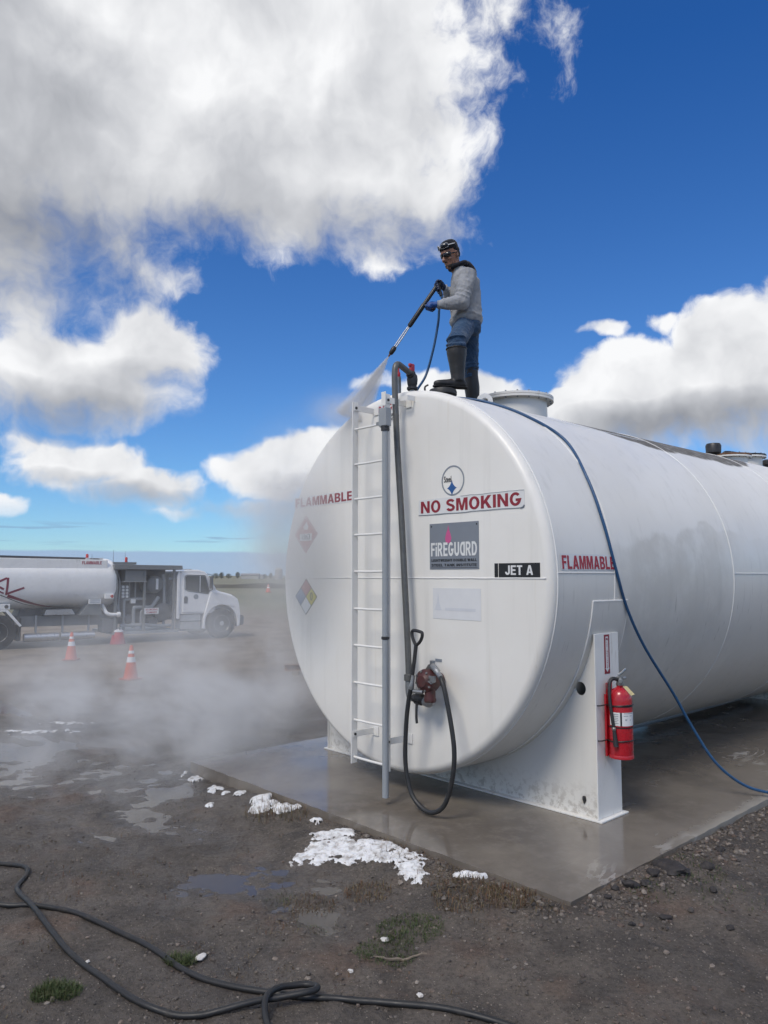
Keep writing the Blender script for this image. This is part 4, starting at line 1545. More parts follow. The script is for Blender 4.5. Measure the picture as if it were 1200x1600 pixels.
def scatter_stones(name, n, sampler, smin, smax, seed, mat, label):
    rg_ = np.random.RandomState(seed)
    xy = sampler(rg_, n)
    keep = ~((xy[:, 0] > PX0 - .02) & (xy[:, 0] < PX1 + .015) & (xy[:, 1] > PY0 - .015))
    xy = xy[keep]
    z = ground_h(xy[:, 0], xy[:, 1])
    keep = z > WATER_Z + .002
    xy, z = xy[keep], z[keep]
    n = len(xy)
    s = smin * (smax / smin) ** (rg_.rand(n) ** 2.6)
    V = ICV[None] * (1 + rg_.uniform(-.28, .28, (n, 12, 1)))
    V = V * (s[:, None, None] * rg_.uniform(.65, 1.25, (n, 1, 3)))
    V[:, :, 2] *= .72
    a = rg_.rand(n) * 2 * np.pi
    ca, sa = np.cos(a)[:, None], np.sin(a)[:, None]
    x, y = V[:, :, 0] * ca - V[:, :, 1] * sa, V[:, :, 0] * sa + V[:, :, 1] * ca
    V = np.stack([x + xy[:, None, 0], y + xy[:, None, 1], V[:, :, 2] + (z + s * .18)[:, None]], -1)
    F = ICF[None] + (np.arange(n) * 12)[:, None, None]
    me_ = bpy.data.meshes.new(name)
    me_.from_pydata(V.reshape(-1, 3).tolist(), [], F.reshape(-1, 3).tolist())
    o = obj(name, me_, mat, smooth=False)
    return tag(o, label, 'gravel', kind='stuff')


def samp_right(rg_, n):
    x = rg_.uniform(1.0, 4.6, n)
    y = -4.2 + (rg_.rand(n) ** .8) * 6.2
    return np.stack([x, y], 1)


def samp_edge(rg_, n):
    k = rg_.rand(n)
    right = rg_.rand(n) < .7
    x = np.where(right, PX1 + .02 + np.abs(rg_.normal(0, .22, n)), rg_.uniform(.4, 2.6, n))
    y = np.where(right, PY0 + k * 3.4, PY0 - .02 - np.abs(rg_.normal(0, .18, n)))
    return np.stack([x, y], 1)


def samp_left(rg_, n):
    return np.stack([rg_.uniform(-4.0, 2.5, n), -4.4 + rg_.rand(n) * 3.5], 1)


scatter_stones('gravel', 9000, samp_right, .0035, .016, 1, M['stones'], 'fine wet gravel strewn over the dirt right of the hoses')
scatter_stones('gravel', 3000, samp_edge, .005, .024, 2, M['stones'], 'coarser loose stones banked along the edges of the concrete pad')
scatter_stones('gravel', 5000, samp_left, .003, .013, 4, M['stones'], 'sparse grit strewn over the muddy ground around the black hoses')


def rock(x, y, s, seed, mat, name, label, cat, group=None, squash=.6, sink=.25):
    bm = bmesh.new()
    bmesh.ops.create_icosphere(bm, subdivisions=3, radius=1.0)
    rr = random.Random(seed)
    off = rr.uniform(0, 99)
    sx, sy = rr.uniform(.8, 1.35), rr.uniform(.7, 1.0)
    from mathutils import noise
    for v in bm.verts:
        k = 1 + .45 * noise.noise(v.co * 1.1 + Vector((off, 0, 0))) + .20 * noise.noise(v.co * 2.8 + Vector((0, off, 0))) + .08 * noise.noise(v.co * 7 + Vector((0, off, 3)))
        v.co = Vector((v.co.x * sx, v.co.y * sy, v.co.z * squash)) * k * s
    me_ = bpy.data.meshes.new(name)
    bm.to_mesh(me_)
    bm.free()
    o = obj(name, me_, mat, angle=50)
    o.location = (x, y, gh(x, y) + s * squash * (1 - sink * 2))
    o.rotation_euler = (rr.uniform(-.2, .2), rr.uniform(-.2, .2), rr.uniform(0, 6))
    return tag(o, label, cat, group)


rock(2.70, .16, .105, 1, M['rock'], 'stone', 'biggest dark lava-like stone in the gravel right of the pad', 'stone', 'stones beside the pad', .40, .40)
for i, (x, y, s) in enumerate(((2.64, -.30, .062), (2.70, -.20, .050), (2.60, -.42, .040), (2.66, -.02, .055), (2.98, -.48, .045), (2.84, .42, .06), (3.05, .05, .045), (2.62, -.55, .035), (3.2, .65, .05), (2.75, .85, .05), (2.35, -.98, .032), (3.30, -.30, .035), (2.9, -.75, .03))):
    rock(x, y, s * .72, 20 + i, M['rock'], 'stone', 'small dark stone among the gravel along the right edge of the pad', 'stone', 'small stones beside the pad')
for i, (x, y, s, lb_) in enumerate(((1.345, -2.79, .030, 'long white scrap of foam lying by the upper black hose'), (1.924, -1.885, .022, 'round white pebble in the green weeds'), (2.49, -2.16, .017, 'white pebble just above the right end of the hose'), (2.065, -2.27, .015, 'small white pebble below the bleached twig'), (.97, -3.29, .014, 'small white pebble touching the lower black hose'))):
    rock(x, y, s, 60 + i, M['pale_stone'], 'pebble', lb_, 'pebble', 'white pebbles', .5, .1)


# ---------------------------------------------------------------- white foam / slush by the pad
fm_, ft_, fb_ = newmat('white_foam')
fb_.inputs['Base Color'].default_value = (.80, .82, .84, 1)
fb_.inputs['Roughness'].default_value = .65
fb_.inputs['Subsurface Weight'].default_value = .25
fb_.inputs['Subsurface Radius'].default_value = (.02, .025, .03)
fb_.inputs['Subsurface Scale'].default_value = 1.0
_g = ft_.nodes.new('ShaderNodeNewGeometry')
_b = ft_.nodes.new('ShaderNodeBump')
_b.inputs['Strength'].default_value = .28
_b.inputs['Distance'].default_value = .01
ft_.links.new(nnoise(ft_, _g.outputs['Position'], 55, 4, .65), _b.inputs['Height'])
ft_.links.new(_b.outputs[0], fb_.inputs['Normal'])
ft_.links.new(nmix(ft_, nrange(ft_, nnoise(ft_, _g.outputs['Position'], 16, 6, .68), .42, .70), (.74, .75, .76), (.30, .275, .25)), fb_.inputs['Base Color'])
M['foam'] = fm_


def foam(name, ells, label, h=.06, seed=0, step=.011, cut=.22):
    """ells = [(x, y, half width along the picture, half length away, height)]"""
    lo = [min(e[i] - max(e[2], e[3]) for e in ells) for i in (0, 1)]
    hi = [max(e[i] + max(e[2], e[3]) for e in ells) for i in (0, 1)]
    gx, gy = np.arange(lo[0] - .05, hi[0] + .05, step), np.arange(lo[1] - .05, hi[1] + .05, step)
    A, B = np.meshgrid(gx, gy, indexing='ij')
    F = np.zeros_like(A) - 1
    wx = A + .06 * vn.fbm(A * 7 + seed, B * 7, 3)
    wy = B + .06 * vn2.fbm(A * 7, B * 7 + seed, 3)
    for (ex_, ey_, rw_, rl_, k) in ells:
        du = ((wx - ex_) * ES.x + (wy - ey_) * ES.y) / rw_
        dw = ((wx - ex_) * ED.x + (wy - ey_) * ED.y) / rl_
        F = np.maximum(F, (1 - du * du - dw * dw) * k)
    E0 = F
    F = F + .95 * vn.fbm(A * 15 + seed * 3, B * 15, 5, .62) - cut
    F = np.where((A > PX0 - .005) & (A < PX1) & (B > PY0 - .012), -1, F)
    sm_ = np.clip(F / .35, 0, 1)
    sm_ = sm_ * sm_ * (3 - 2 * sm_)
    Hh = h * sm_ * np.clip(.45 + .5 * E0 + .75 * vn2.fbm(A * 6 + seed, B * 6, 3, .5), .12, 1.4) + np.where(F > 0, .0025, -.010)
    Z = np.maximum(ground_h(A, B), WATER_Z) + Hh
    keep = (F[:-1, :-1] > -.12) & (F[1:, :-1] > -.12) & (F[1:, 1:] > -.12) & (F[:-1, 1:] > -.12)
    idx_ = np.arange(A.size).reshape(A.shape)
    f = np.stack([idx_[:-1, :-1], idx_[1:, :-1], idx_[1:, 1:], idx_[:-1, 1:]], -1)[keep]
    used, inv = np.unique(f, return_inverse=True)
    V = np.stack([A.ravel()[used], B.ravel()[used], Z.ravel()[used]], 1)
    me_ = bpy.data.meshes.new(name)
    me_.from_pydata(V.tolist(), [], inv.reshape(-1, 4).tolist())
    o = obj(name, me_, M['foam'], angle=80)
    return tag(o, label, 'foam', kind='stuff')


foam('foam_patch', [(-.62, -1.06, .15, .20, 1), (-.74, -1.0, .11, .16, 1.6), (-.42, -.98, .17, .16, 1)], 'lumpy heap of white foam at the far end of the pad edge', .04, 1, cut=.28)
foam('foam_patch', [(.60, -1.22, .27, .24, .9), (.42, -1.04, .22, .18, 1.0), (.84, -1.06, .30, .20, 1), (.60, -1.38, .20, .14, .8), (1.06, -1.0, .20, .12, .9)], 'biggest spread of white foam in front of the pad', .016, 2, cut=.24)
foam('foam_patch', [(1.22, -1.0, .18, .11, .9), (1.33, -1.05, .14, .10, 1.0), (1.43, -1.15, .12, .12, 1.1)], 'thin patchy white foam right of the biggest foam spread', .02, 3)
foam('foam_patch', [(1.74, -.96, .07, .09, .8), (1.80, -.90, .07, .07, .8)], 'small foam remnant nearest the pad corner', .025, 5)
foam('foam_scraps', [(-1.6, -1.0, .08, .13, .9), (-1.42, -.99, .06, .11, .9), (-1.2, -.96, .06, .10, .9), (-2.35, -.93, .05, .08, .8), (-2.12, -.93, .08, .12, .8), (-1.12, -1.32, .04, .07, .9), (.02, -.95, .06, .06, .8)], 'scattered white foam scraps along the left pad edge', .028, 7, .015)
foam('foam_streak', [(-5.9, -1.35, .75, .14, .6), (-6.2, -.85, .5, .12, .55)], 'pale streak of foam on the wet yard in the steam', .012, 9, .03, .30)


# ---------------------------------------------------------------- weeds and tufts
def blades(name, spots, mat, label, cat='weeds', kind='stuff', seed=0, parent=None):
    """spots = [(x, y, radius, count, blade length, spread)]"""
    rr = random.Random(seed)
    V, F = [], []
    for (cx, cy, rad_, n, ln, spr) in spots:
        for _ in range(n):
            a, d = rr.uniform(0, 6.283), rad_ * math.sqrt(rr.random())
            x, y = cx + d * math.cos(a), cy + d * math.sin(a)
            if PX0 < x < PX1 and y > PY0:
                continue
            z = gh(x, y) - .004
            b_ = rr.uniform(0, 6.283)
            l_ = ln * rr.uniform(.4, 1.2)
            lean = rr.uniform(.2, 1.0) * spr
            w_ = rr.uniform(.0012, .0028)
            dx, dy = math.cos(b_), math.sin(b_)
            px_, py_ = -dy * w_, dx * w_
            m1 = (x + dx * l_ * lean * .4, y + dy * l_ * lean * .4, z + l_ * .6 * (1.1 - lean * .5))
            e1 = (x + dx * l_ * lean, y + dy * l_ * lean, z + l_ * (1.05 - lean * .75))
            o_ = len(V)
            V += [(x - px_, y - py_, z), (x + px_, y + py_, z), (m1[0] + px_ * .8, m1[1] + py_ * .8, m1[2]), (m1[0] - px_ * .8, m1[1] - py_ * .8, m1[2]), e1]
            F += [(o_, o_ + 1, o_ + 2, o_ + 3), (o_ + 3, o_ + 2, o_ + 4)]
    me_ = bpy.data.meshes.new(name)
    me_.from_pydata(V, [], F)
    o = obj(name, me_, mat, parent, smooth=False)
    return tag(o, label, cat, kind=kind) if parent is None else o


blades('dry_weeds', [(1.33, -1.5, .17, 420, .05, 1.0), (1.93, -1.15, .24, 800, .06, 1.0), (1.20, -1.9, .18, 330, .045, 1.0), (2.16, -.98, .18, 480, .07, .9), (1.34, -2.25, .14, 80, .04, 1), (-.45, -1.12, .22, 200, .12, .7), (-.2, -.98, .12, 90, .11, .7), (1.05, -.95, .25, 110, .08, .8), (1.55, -1.05, .2, 170, .06, .9), (.0, -2.6, .5, 130, .04, 1.0), (-.3, -3.0, .4, 90, .04, 1.), (2.4, -.95, .15, 120, .05, .9)] + [(random.Random(700 + q).uniform(-2.5, 3.6), random.Random(900 + q).uniform(-3.9, -1.3), .05 + .05 * random.Random(q).random(), 16, .035, 1.0) for q in range(46)],
       M['drygrass'], 'rusty brown dry weeds flattened on the dirt in front of the pad', seed=1)
blades('low_green_weeds', [(1.93, -1.68, .21, 1100, .038, 1.0), (2.03, -1.98, .19, 700, .036, 1.0), (2.78, .30, .25, 260, .05, .9), (2.75, -.25, .16, 130, .04, .9), (3.1, .1, .25, 110, .04, 1), (1.45, -2.05, .15, 70, .03, 1), (1.0, -2.0, .1, 60, .03, 1)],
       M['greengrass'], 'low olive-green weeds growing through the gravel', seed=2)
t1 = thing('grass_tuft', 'round green grass tuft at the lower left below the black hose', 'grass tuft', (1.176, -3.55, gh(1.176, -3.55)), group='grass tufts')
blades('blades', [(1.176, -3.55, .105, 1100, .055, .9), (1.15, -3.56, .06, 500, .07, .7), (1.23, -3.49, .07, 300, .05, .9)], M['greengrass'], '', seed=5, parent=t1)
t1 = thing('grass_tuft', 'olive grass tuft growing against the upper black hose', 'grass tuft', (1.283, -2.9, gh(1.283, -2.9)), group='grass tufts')
blades('blades', [(1.283, -2.90, .075, 420, .06, .9), (1.32, -2.86, .06, 240, .05, 1.0)], M['greengrass'], '', seed=6, parent=t1)
mb = MB()
mb.tube([Vector(p) + Vector((0, 0, gh(p[0], p[1]) + .008)) for p in spline([(2.06, -2.10, 0), (2.10, -2.04, .004), (2.13, -1.97, .006), (2.17, -1.93, .004), (2.235, -1.845, .01)], 4)], [.004, .006, .007, .008, .008, .009, .008, .009, .008, .008, .008, .007, .007, .006, .005, .004, .003], 6)
tag(obj('twig', mb, M['twig'], smooth=True), 'bleached crooked twig lying on the green weeds', 'twig')

# ---------------------------------------------------------------- black hoses on the ground
HR = .0165


def ground_hose(name, pts, label, lift=None):
    P = spline(pts, 14)
    out = []
    for p in P:
        out.append(Vector((p.x, p.y, gh(p.x, p.y) + HR * .85 + p.z)))
    sm = out
    for _ in range(14):
        sm = [sm[0]] + [(sm[i - 1] + sm[i] * 2 + sm[i + 1]) / 4 for i in range(1, len(sm) - 1)] + [sm[-1]]
    mb = MB()
    mb.tube(sm, HR, 12)
    return tag(obj(name, mb, M['hose_wet']), label, 'hose', 'black hoses on the ground')


ground_hose('black_hose', [(-1.7, -4.1, 0), (-.9, -3.9, 0), (-.35, -3.58, 0), (-.118, -3.441, 0), (.074, -3.262, 0), (.428, -3.106, 0), (1.111, -2.962, 0), (1.484, -2.918, 0), (1.872, -2.759, 0), (2.156, -2.556, 0), (2.422, -2.353, 0), (2.809, -2.135, 0), (3.2, -2.0, 0), (3.7, -1.95, 0)],
            'long black hose lying straight across the bottom, passing under the loop')
ground_hose('black_hose', [(-1.9, -3.45, 0), (-1.3, -3.33, 0), (-.931, -3.212, 0), (-.753, -3.129, 0), (-.55, -3.13, 0), (-.322, -3.281, 0), (.051, -3.314, .03), (.603, -3.344, 0), (1.159, -3.317, 0), (1.595, -3.264, 0), (1.82, -3.12, 0), (1.95, -2.95, .01), (2.05, -2.77, .035), (2.145, -2.64, .045), (2.145, -2.56, .05), (2.06, -2.58, .045), (2.015, -2.70, .05), (2.05, -2.81, .06), (2.12, -2.87, .02), (2.3, -2.95, 0), (2.6, -3.1, 0), (3.0, -3.3, 0)],
            'black hose that snakes in from the left and curls into a small loop')

# ---------------------------------------------------------------- traffic cones
M['cone'] = pmat('orange_cone', (.55, .10, .045), .5, var=.1, vscale=4, dirt=(.25, .10, .06), damt=.15, dscale=6)
M['coneband'] = pmat('reflective_band', (.70, .70, .72), .4, var=.06)
M['conebase'] = pmat('cone_base', (.35, .07, .035), .6, var=.15)


def make_cone(loc, label, rz=0, h=.71):
    t = thing('traffic_cone', label, 'traffic cone', loc, rz, 'traffic cones by the fuel truck')
    mb = MB()
    mb.lathe([(.150, .03), (.145, .06), (.030, h - .01), (.024, h), (0, h)], (0, 0, 0), (0, 0, 1), 28)
    obj('body', mb, M['cone'], t, local=True)
    mb = MB()
    mb.prism([(-.18, -.15), (-.15, -.18), (.15, -.18), (.18, -.15), (.18, .15), (.15, .18), (-.15, .18), (-.18, .15)], (0, 0, 0), (1, 0, 0), (0, 1, 0), .032)
    obj('base', mb, M['conebase'], t, smooth=False, bevel=.006, local=True)

    def rz_(z):
        return .145 + (.030 - .145) * (z - .06) / (h - .07) + .0025
    for (z0, z1) in ((.36, .47), (.54, .60)):
        mb = MB()
        mb.lathe([(rz_(z0) - .001, z0), (rz_(z0), z0), (rz_(z1), z1), (rz_(z1) - .001, z1)], (0, 0, 0), (0, 0, 1), 28)
        obj('white_band', mb, M['coneband'], t, local=True)
    return t


make_cone((-10.0, 1.88, gh(-10., 1.88)), 'nearer orange cone with white bands standing alone on the dirt', .3)
make_cone((-14.5, 2.30, gh(-14.5, 2.3)), 'orange cone with white bands standing in front of the fuel truck', .9)

# rusty beam behind the tank
mb = MB()
_bc = Vector((-8.35, 4.95, .15))
_bx = Matrix(((ES.x, ED.x, 0), (ES.y, ED.y, 0), (0, 0, 1)))
for dz_ in (-.06, .06):
    mb.box(_bc + Vector((0, 0, dz_)) + ES * .5, (1.5, .14, .014), _bx)
mb.box(_bc + ES * .5, (1.5, .012, .107), _bx)
bm_ = thing('steel_beam', 'rusty steel beam on blocks poking out behind the tank', 'beam', (_bc.x, _bc.y, 0))
obj('beam', mb, M['rust'], bm_, smooth=False)
for k in (.0, 1.0):
    mb = MB()
    mb.box(_bc + ES * k + Vector((0, 0, -.11)), (.14, .3, .085), _bx)
    obj('block', mb, M['twig'], bm_, smooth=False, bevel=.005)

# ================================================================ fuel truck
M['truckwhite'] = pmat('truck_white', (.82, .82, .81), .30, var=.03, vscale=2, coat=.3, dirt=(.42, .40, .37), damt=.05, dscale=2.5)
M['cabwhite'] = pmat('cab_white', (.80, .80, .80), .28, var=.03, vscale=2, coat=.4)
M['chassis'] = pmat('grey_chassis', (.085, .09, .10), .55, var=.15, vscale=6, dirt=(.16, .14, .12), damt=.2)
M['moduleg'] = pmat('grey_module_paint', (.17, .18, .185), .5, var=.08, vscale=4)
M['modulel'] = pmat('light_grey_pipe', (.28, .30, .32), .45, var=.1, vscale=6)
M['tyre'] = pmat('tyre_rubber', (.018, .018, .019), .7, var=.2, vscale=12, bump=.2, bscale=40, dirt=(.07, .06, .05), damt=.2)
M['alu'] = pmat('aluminium', (.55, .56, .57), .35, .8, var=.08, vscale=5)
M['brandred'] = pmat('maroon_logo', (.20, .015, .04), .4, var=.06)
M['glassdark'], _t, _b = newmat('cab_glass')
_b.inputs['Base Color'].default_value = (.03, .038, .042, 1)
_b.inputs['Roughness'].default_value = .05
_b.inputs['Specular IOR Level'].default_value = .6
M['beacon'] = pmat('red_lens', (.45, .03, .02), .2, var=.05)

TR0 = Vector((-17.75, 8.65, 0))
truck = thing('fuel_truck', 'white aircraft refuelling tanker truck parked behind the steam, facing right', 'truck', (TR0.x, TR0.y, gh(TR0.x, TR0.y)), math.atan2(.99511, .09875))


def tp(name, mb, mat, parent=truck, **k):
    k.setdefault('smooth', True)
    return obj(name, mb, mat, parent, local=True, **k)


def side(name, poly, y0, y1, mat, parent=truck, bevel=0, holes=(), smooth=False):
    """side outline in (x, z), running from y0 to y1"""
    mb = MB()
    mb.prism(poly, (0, y1, 0), (1, 0, 0), (0, 0, 1), y1 - y0, holes=holes)
    return tp(name, mb, mat, parent, smooth=smooth, bevel=bevel)


def wheel(x, y0, inner=False):
    mb = MB()
    mb.lathe([(.29, 0), (.33, -.012), (.46, -.015), (.500, .01), (.510, .05), (.510, .21), (.50, .25), (.46, .27), (.30, .26)], (x, y0, .505), (0, 1, 0), 40)
    w = tp('wheel', mb, M['tyre'])
    mb = MB()
    mb.lathe([(.295, .005), (.285, -.004), (.265, .02), (.25, .07), (.16, .085), (.15, .05), (.085, .045), (.08, .0), (0, -.005)], (x, y0, .505), (0, 1, 0), 36)
    tp('rim', mb, M['alu'], w)
    mb = MB()
    for k in range(10):
        a = 2 * math.pi * k / 10
        mb.cyl((x + .125 * math.cos(a), y0 + .02, .505 + .125 * math.sin(a)), (x + .125 * math.cos(a), y0 + .07, .505 + .125 * math.sin(a)), .014, n=6)
    n_ = tp('wheel_nuts', mb, M['galv'], w)
    n_['kind'] = 'stuff'
    return w


for x in (0, -7.06):
    wheel(x, .04)
    wheel(x, 2.10)
# chassis
for y in (.75, 1.55):
    mb = MB()
    mb.bb((-9.4, y, .66), (.55, y + .08, .92))
    tp('frame_rail', mb, M['chassis'], smooth=False)
mb = MB()
mb.cyl((0, .2, .50), (0, 2.2, .50), .07, n=12)
tp('front_axle', mb, M['chassis'])
mb = MB()
mb.cyl((-7.06, .2, .50), (-7.06, 2.2, .50), .10, n=12)
tp('rear_axle', mb, M['chassis'])
# cab
cab_p = [(-1.50, .86), (-1.52, 1.4), (-1.50, 2.22), (-1.44, 2.32), (-1.25, 2.365), (-.85, 2.36), (-.62, 2.30), (-.50, 2.20), (-.20, 1.72), (-.22, .86)]
cabo = side('cab', cab_p, .13, 2.27, M['cabwhite'], bevel=.07)
door_p = [(-1.40, .92), (-.55, .92), (-.42, 1.30), (-.40, 1.62), (-.62, 2.20), (-1.40, 2.22)]
dr = side('door', door_p, .105, .135, M['cabwhite'], bevel=.012)
wn = side('side_window', [(-1.31, 1.70), (-1.22, 1.655), (-.82, 1.60), (-.82, 2.15), (-1.27, 2.16), (-1.33, 2.11)], .096, .107, M['glassdark'], dr)
wn2 = side('quarter_window', [(-.785, 1.595), (-.50, 1.555), (-.475, 1.60), (-.62, 2.10), (-.66, 2.15), (-.785, 2.15)], .096, .107, M['glassdark'], dr)
mb = MB()
mb.tube([(x, .100, z) for x, z in ((-1.345, 1.70), (-1.22, 1.635), (-.50, 1.535), (-.455, 1.60), (-.61, 2.13), (-.66, 2.175), (-1.28, 2.185), (-1.355, 2.12))], .012, 6, closed=True)
tp('window_seal', mb, M['rubber'], dr)
side('door_handle', [(-1.36, 1.22), (-1.24, 1.22), (-1.23, 1.40), (-1.26, 1.46), (-1.34, 1.46), (-1.37, 1.40)], .096, .107, M['chassis'], dr, bevel=.01)
mb = MB()
mb.lathe([(.085, 0), (.088, -.004), (.062, -.004), (.06, 0)], (-.94, .104, 1.44), (0, 1, 0), 28)
mb.box((-.94, .1, 1.44), (.10, .006, .035), Matrix.Rotation(rad(35), 3, 'Y'))
tp('door_emblem', mb, M['logogrey'], dr)
ws = side('windscreen', [(-.475, 2.16), (-.185, 1.70), (-.170, 1.715), (-.462, 2.175)], .24, 2.16, M['glassdark'])
side('rear_pillar', [(-1.62, .70), (-1.50, .70), (-1.50, 2.30), (-1.58, 2.28), (-1.62, 2.15)], .10, 2.3, M['cabwhite'], bevel=.03)
for y in (.7, 1.0, 1.2, 1.4, 1.7):
    mb = MB()
    mb.box((-.92, y, 2.375), (.10, .05, .03))
    tp('marker_lamp', mb, M['chassis'], cabo, smooth=False, bevel=.01)
for y, s in ((.02, -1), (2.38, 1)):
    mb = MB()
    mb.box((-.42, y, 1.92), (.07, .17, .42))
    mr = tp('mirror', mb, M['chassis'], smooth=False, bevel=.02)
    mb = MB()
    mb.tube([(-.50, y - s * .12, 1.62), (-.38, y, 1.68), (-.38, y, 2.18), (-.52, y - s * .12, 2.22)], .016, 8)
    tp('mirror_arm', mb, M['chassis'], mr)
# hood with wheel arches
arch = [(.60 * math.cos(rad(a)), .52 + .62 * math.sin(rad(a))) for a in np.linspace(197, -14, 30)]
hood_p = [(-.70, .345)] + arch + [(.70, .40), (.72, .75), (.68, 1.10), (.62, 1.33), (.50, 1.42), (.10, 1.535), (-.30, 1.62), (-.42, 1.60), (-.52, 1.25), (-.66, .75)]
side('fender', hood_p, .06, .42, M['cabwhite'], bevel=.03)
side('fender', hood_p, 1.98, 2.34, M['cabwhite'], bevel=.03)
hoodc = [(-.30, .75), (.66, .60), (.72, 1.20), (.66, 1.40), (.50, 1.50), (.10, 1.60), (-.22, 1.72), (-.30, 1.72)]
hd = side('hood', hoodc, .40, 2.0, M['cabwhite'], bevel=.06)
side('grille', [(.70, .72), (.735, .72), (.755, 1.20), (.72, 1.20)], .75, 1.65, M['chassis'], hd)
side('bumper', [(.60, .42), (.84, .42), (.88, .50), (.88, .70), (.84, .76), (.60, .76)], .10, 2.30, M['chassis'], bevel=.03)
for y in (.34, 1.86):
    side('headlight', [(.58, .98), (.735, .96), (.735, 1.16), (.62, 1.20)], y, y + .2, M['alu'], bevel=.01)
side('step_box', [(-1.46, .34), (-.74, .34), (-.74, .84), (-1.46, .84)], .16, .62, M['alu'], bevel=.02)
side('step_tread', [(-1.46, .30), (-.72, .30), (-.72, .335), (-1.46, .335)], .06, .30, M['chassis'])
side('step_tread', [(-1.46, .60), (-.74, .60), (-.74, .63), (-1.46, .63)], .08, .158, M['chassis'])

# pump module between cab and tank
side('module_roof', [(-3.75, 2.355), (-1.50, 2.355), (-1.46, 2.40), (-1.48, 2.50), (-3.75, 2.52)], .02, 2.38, M['moduleg'], bevel=.015)
side('module_roof_step', [(-3.7, 2.525), (-2.95, 2.525), (-2.95, 2.60), (-3.7, 2.60)], .3, 2.1, M['moduleg'])
side('back_panel', [(-3.72, .55), (-1.64, .55), (-1.64, 2.354), (-3.72, 2.354)], 1.15, 1.20, M['chassis'])
side('module_deck', [(-3.72, .28), (-1.55, .28), (-1.55, .36), (-3.72, .36)], .06, 2.3, M['modulel'])
for x in (-3.66, -2.72, -1.72):
    mb = MB()
    mb.bb((x - .035, .10, .36), (x + .035, .17, 2.354))
    tp('module_post', mb, M['moduleg'], smooth=False)
cbx = side('control_cabinet', [(-3.36, 1.98), (-2.72, 1.98), (-2.72, 2.34), (-3.36, 2.34)], .12, .6, M['moduleg'], bevel=.012)
side('cabinet_visor', [(-3.42, 1.955), (-2.66, 1.955), (-2.66, 1.978), (-3.42, 1.978)], .06, .6, M['modulel'], cbx)
mb = MB()
mb.lathe([(0, -.10), (.18, -.08), (.27, -.02), (.29, .05), (.29, .8)], (-2.26, .42, 1.86), (0, 1, 0), 32)
mb2 = tp('filter_vessel', mb, M['moduleg'])
mb = MB()
mb.bb((-2.28, .28, 1.70), (-2.20, .32, 2.06))
tp('vessel_decal', mb, M['decalwhite'], mb2, smooth=False)
pipes = [([(-3.30, .35, .40), (-3.30, .35, 1.30), (-3.22, .35, 1.38), (-2.60, .35, 1.40)], .045), ([(-3.0, .30, .45), (-3.0, .30, 1.05), (-2.92, .3, 1.12), (-2.45, .32, 1.12), (-2.3, .35, 1.25), (-2.15, .38, 1.45)], .06),
         ([(-2.75, .28, .42), (-2.75, .28, .95), (-2.62, .28, 1.0), (-2.2, .28, 1.0)], .05), ([(-3.45, .25, .55), (-2.7, .25, .55), (-2.2, .25, .50), (-1.75, .25, .50)], .055), ([(-1.95, .4, .5), (-1.95, .4, 1.5), (-1.98, .45, 2.2)], .05),
         ([(-3.1, .5, 1.4), (-3.1, .5, 1.98)], .03), ([(-2.9, .5, 1.4), (-2.9, .5, 1.98)], .03), ([(-3.62, .4, 2.3), (-3.55, .3, 1.9), (-3.58, .28, 1.3), (-3.45, .3, .9)], .028), ([(-3.54, .4, 2.3), (-3.47, .3, 1.9), (-3.5, .28, 1.2), (-3.4, .3, .8)], .022),
         ([(-1.85, .3, 2.05), (-1.70, .3, 2.05)], .06)]
for (pp_, r_) in pipes:
    mb = MB()
    mb.tube(spline(pp_, 5), r_, 10)
    tp('module_pipe', mb, M['modulel'])
for (x, z, r_) in ((-2.35, .62, .17), (-2.0, .95, .30), (-3.15, .75, .15)):
    mb = MB()
    mb.lathe([(0, -.03), (r_ * .8, -.02), (r_, .02), (r_, .3), (0, .31)], (x, .30, z), (0, 1, 0), 24)
    tp('pump_body', mb, M['chassis'])
gp = side('gauge_panel', [(-3.42, 1.42), (-3.16, 1.42), (-3.16, 1.86), (-3.42, 1.86)], .30, .33, M['moduleg'])
for i in range(2):
    for j in range(4):
        mb = MB()
        mb.lathe([(0, -.01), (.04, -.01), (.045, .0), (.045, .012)], (-3.36 + i * .13, .295, 1.48 + j * .105), (0, 1, 0), 14)
        tp('gauge', mb, M['decalwhite'], gp)
sg = side('module_sign', [(-2.72, .90), (-2.24, .90), (-2.24, 1.10), (-2.72, 1.10)], .085, .098, M['decalwhite'], bevel=.004)
for (s_, z_) in (('NO SMOKING', 1.045), ('FLAMMABLE', .955)):
    obj('lettering', text_mesh(s_, .085, (-2.48, .082, z_), (1, 0, 0), (0, 0, 1), .012, .75), M['decalred2'], sg, smooth=False, local=True)
mb = MB()
mb.box((-3.02, .35, 1.32), (.16, .12, .14))
tp('meter_head', mb, M['decalwhite'], smooth=False, bevel=.015)

# tank body
TZ, TH, TW, TY = 1.925, .80, 1.17, 1.20


def tank_ring(x, sc, n=64):
    out = []
    for k in range(n):
        a = 2 * math.pi * k / n
        c_, s_ = math.cos(a), math.sin(a)
        p = 2 / 2.9
        out.append((x, TY + sc[0] * math.copysign(abs(c_) ** p, c_), TZ + sc[1] * math.copysign(abs(s_) ** p, s_)))
    return out


def tank_y(z, off=.004):
    k = min(1, abs((z - TZ) / TH)) ** 2.9
    return TY - TW * (1 - k) ** (1 / 2.9) - off


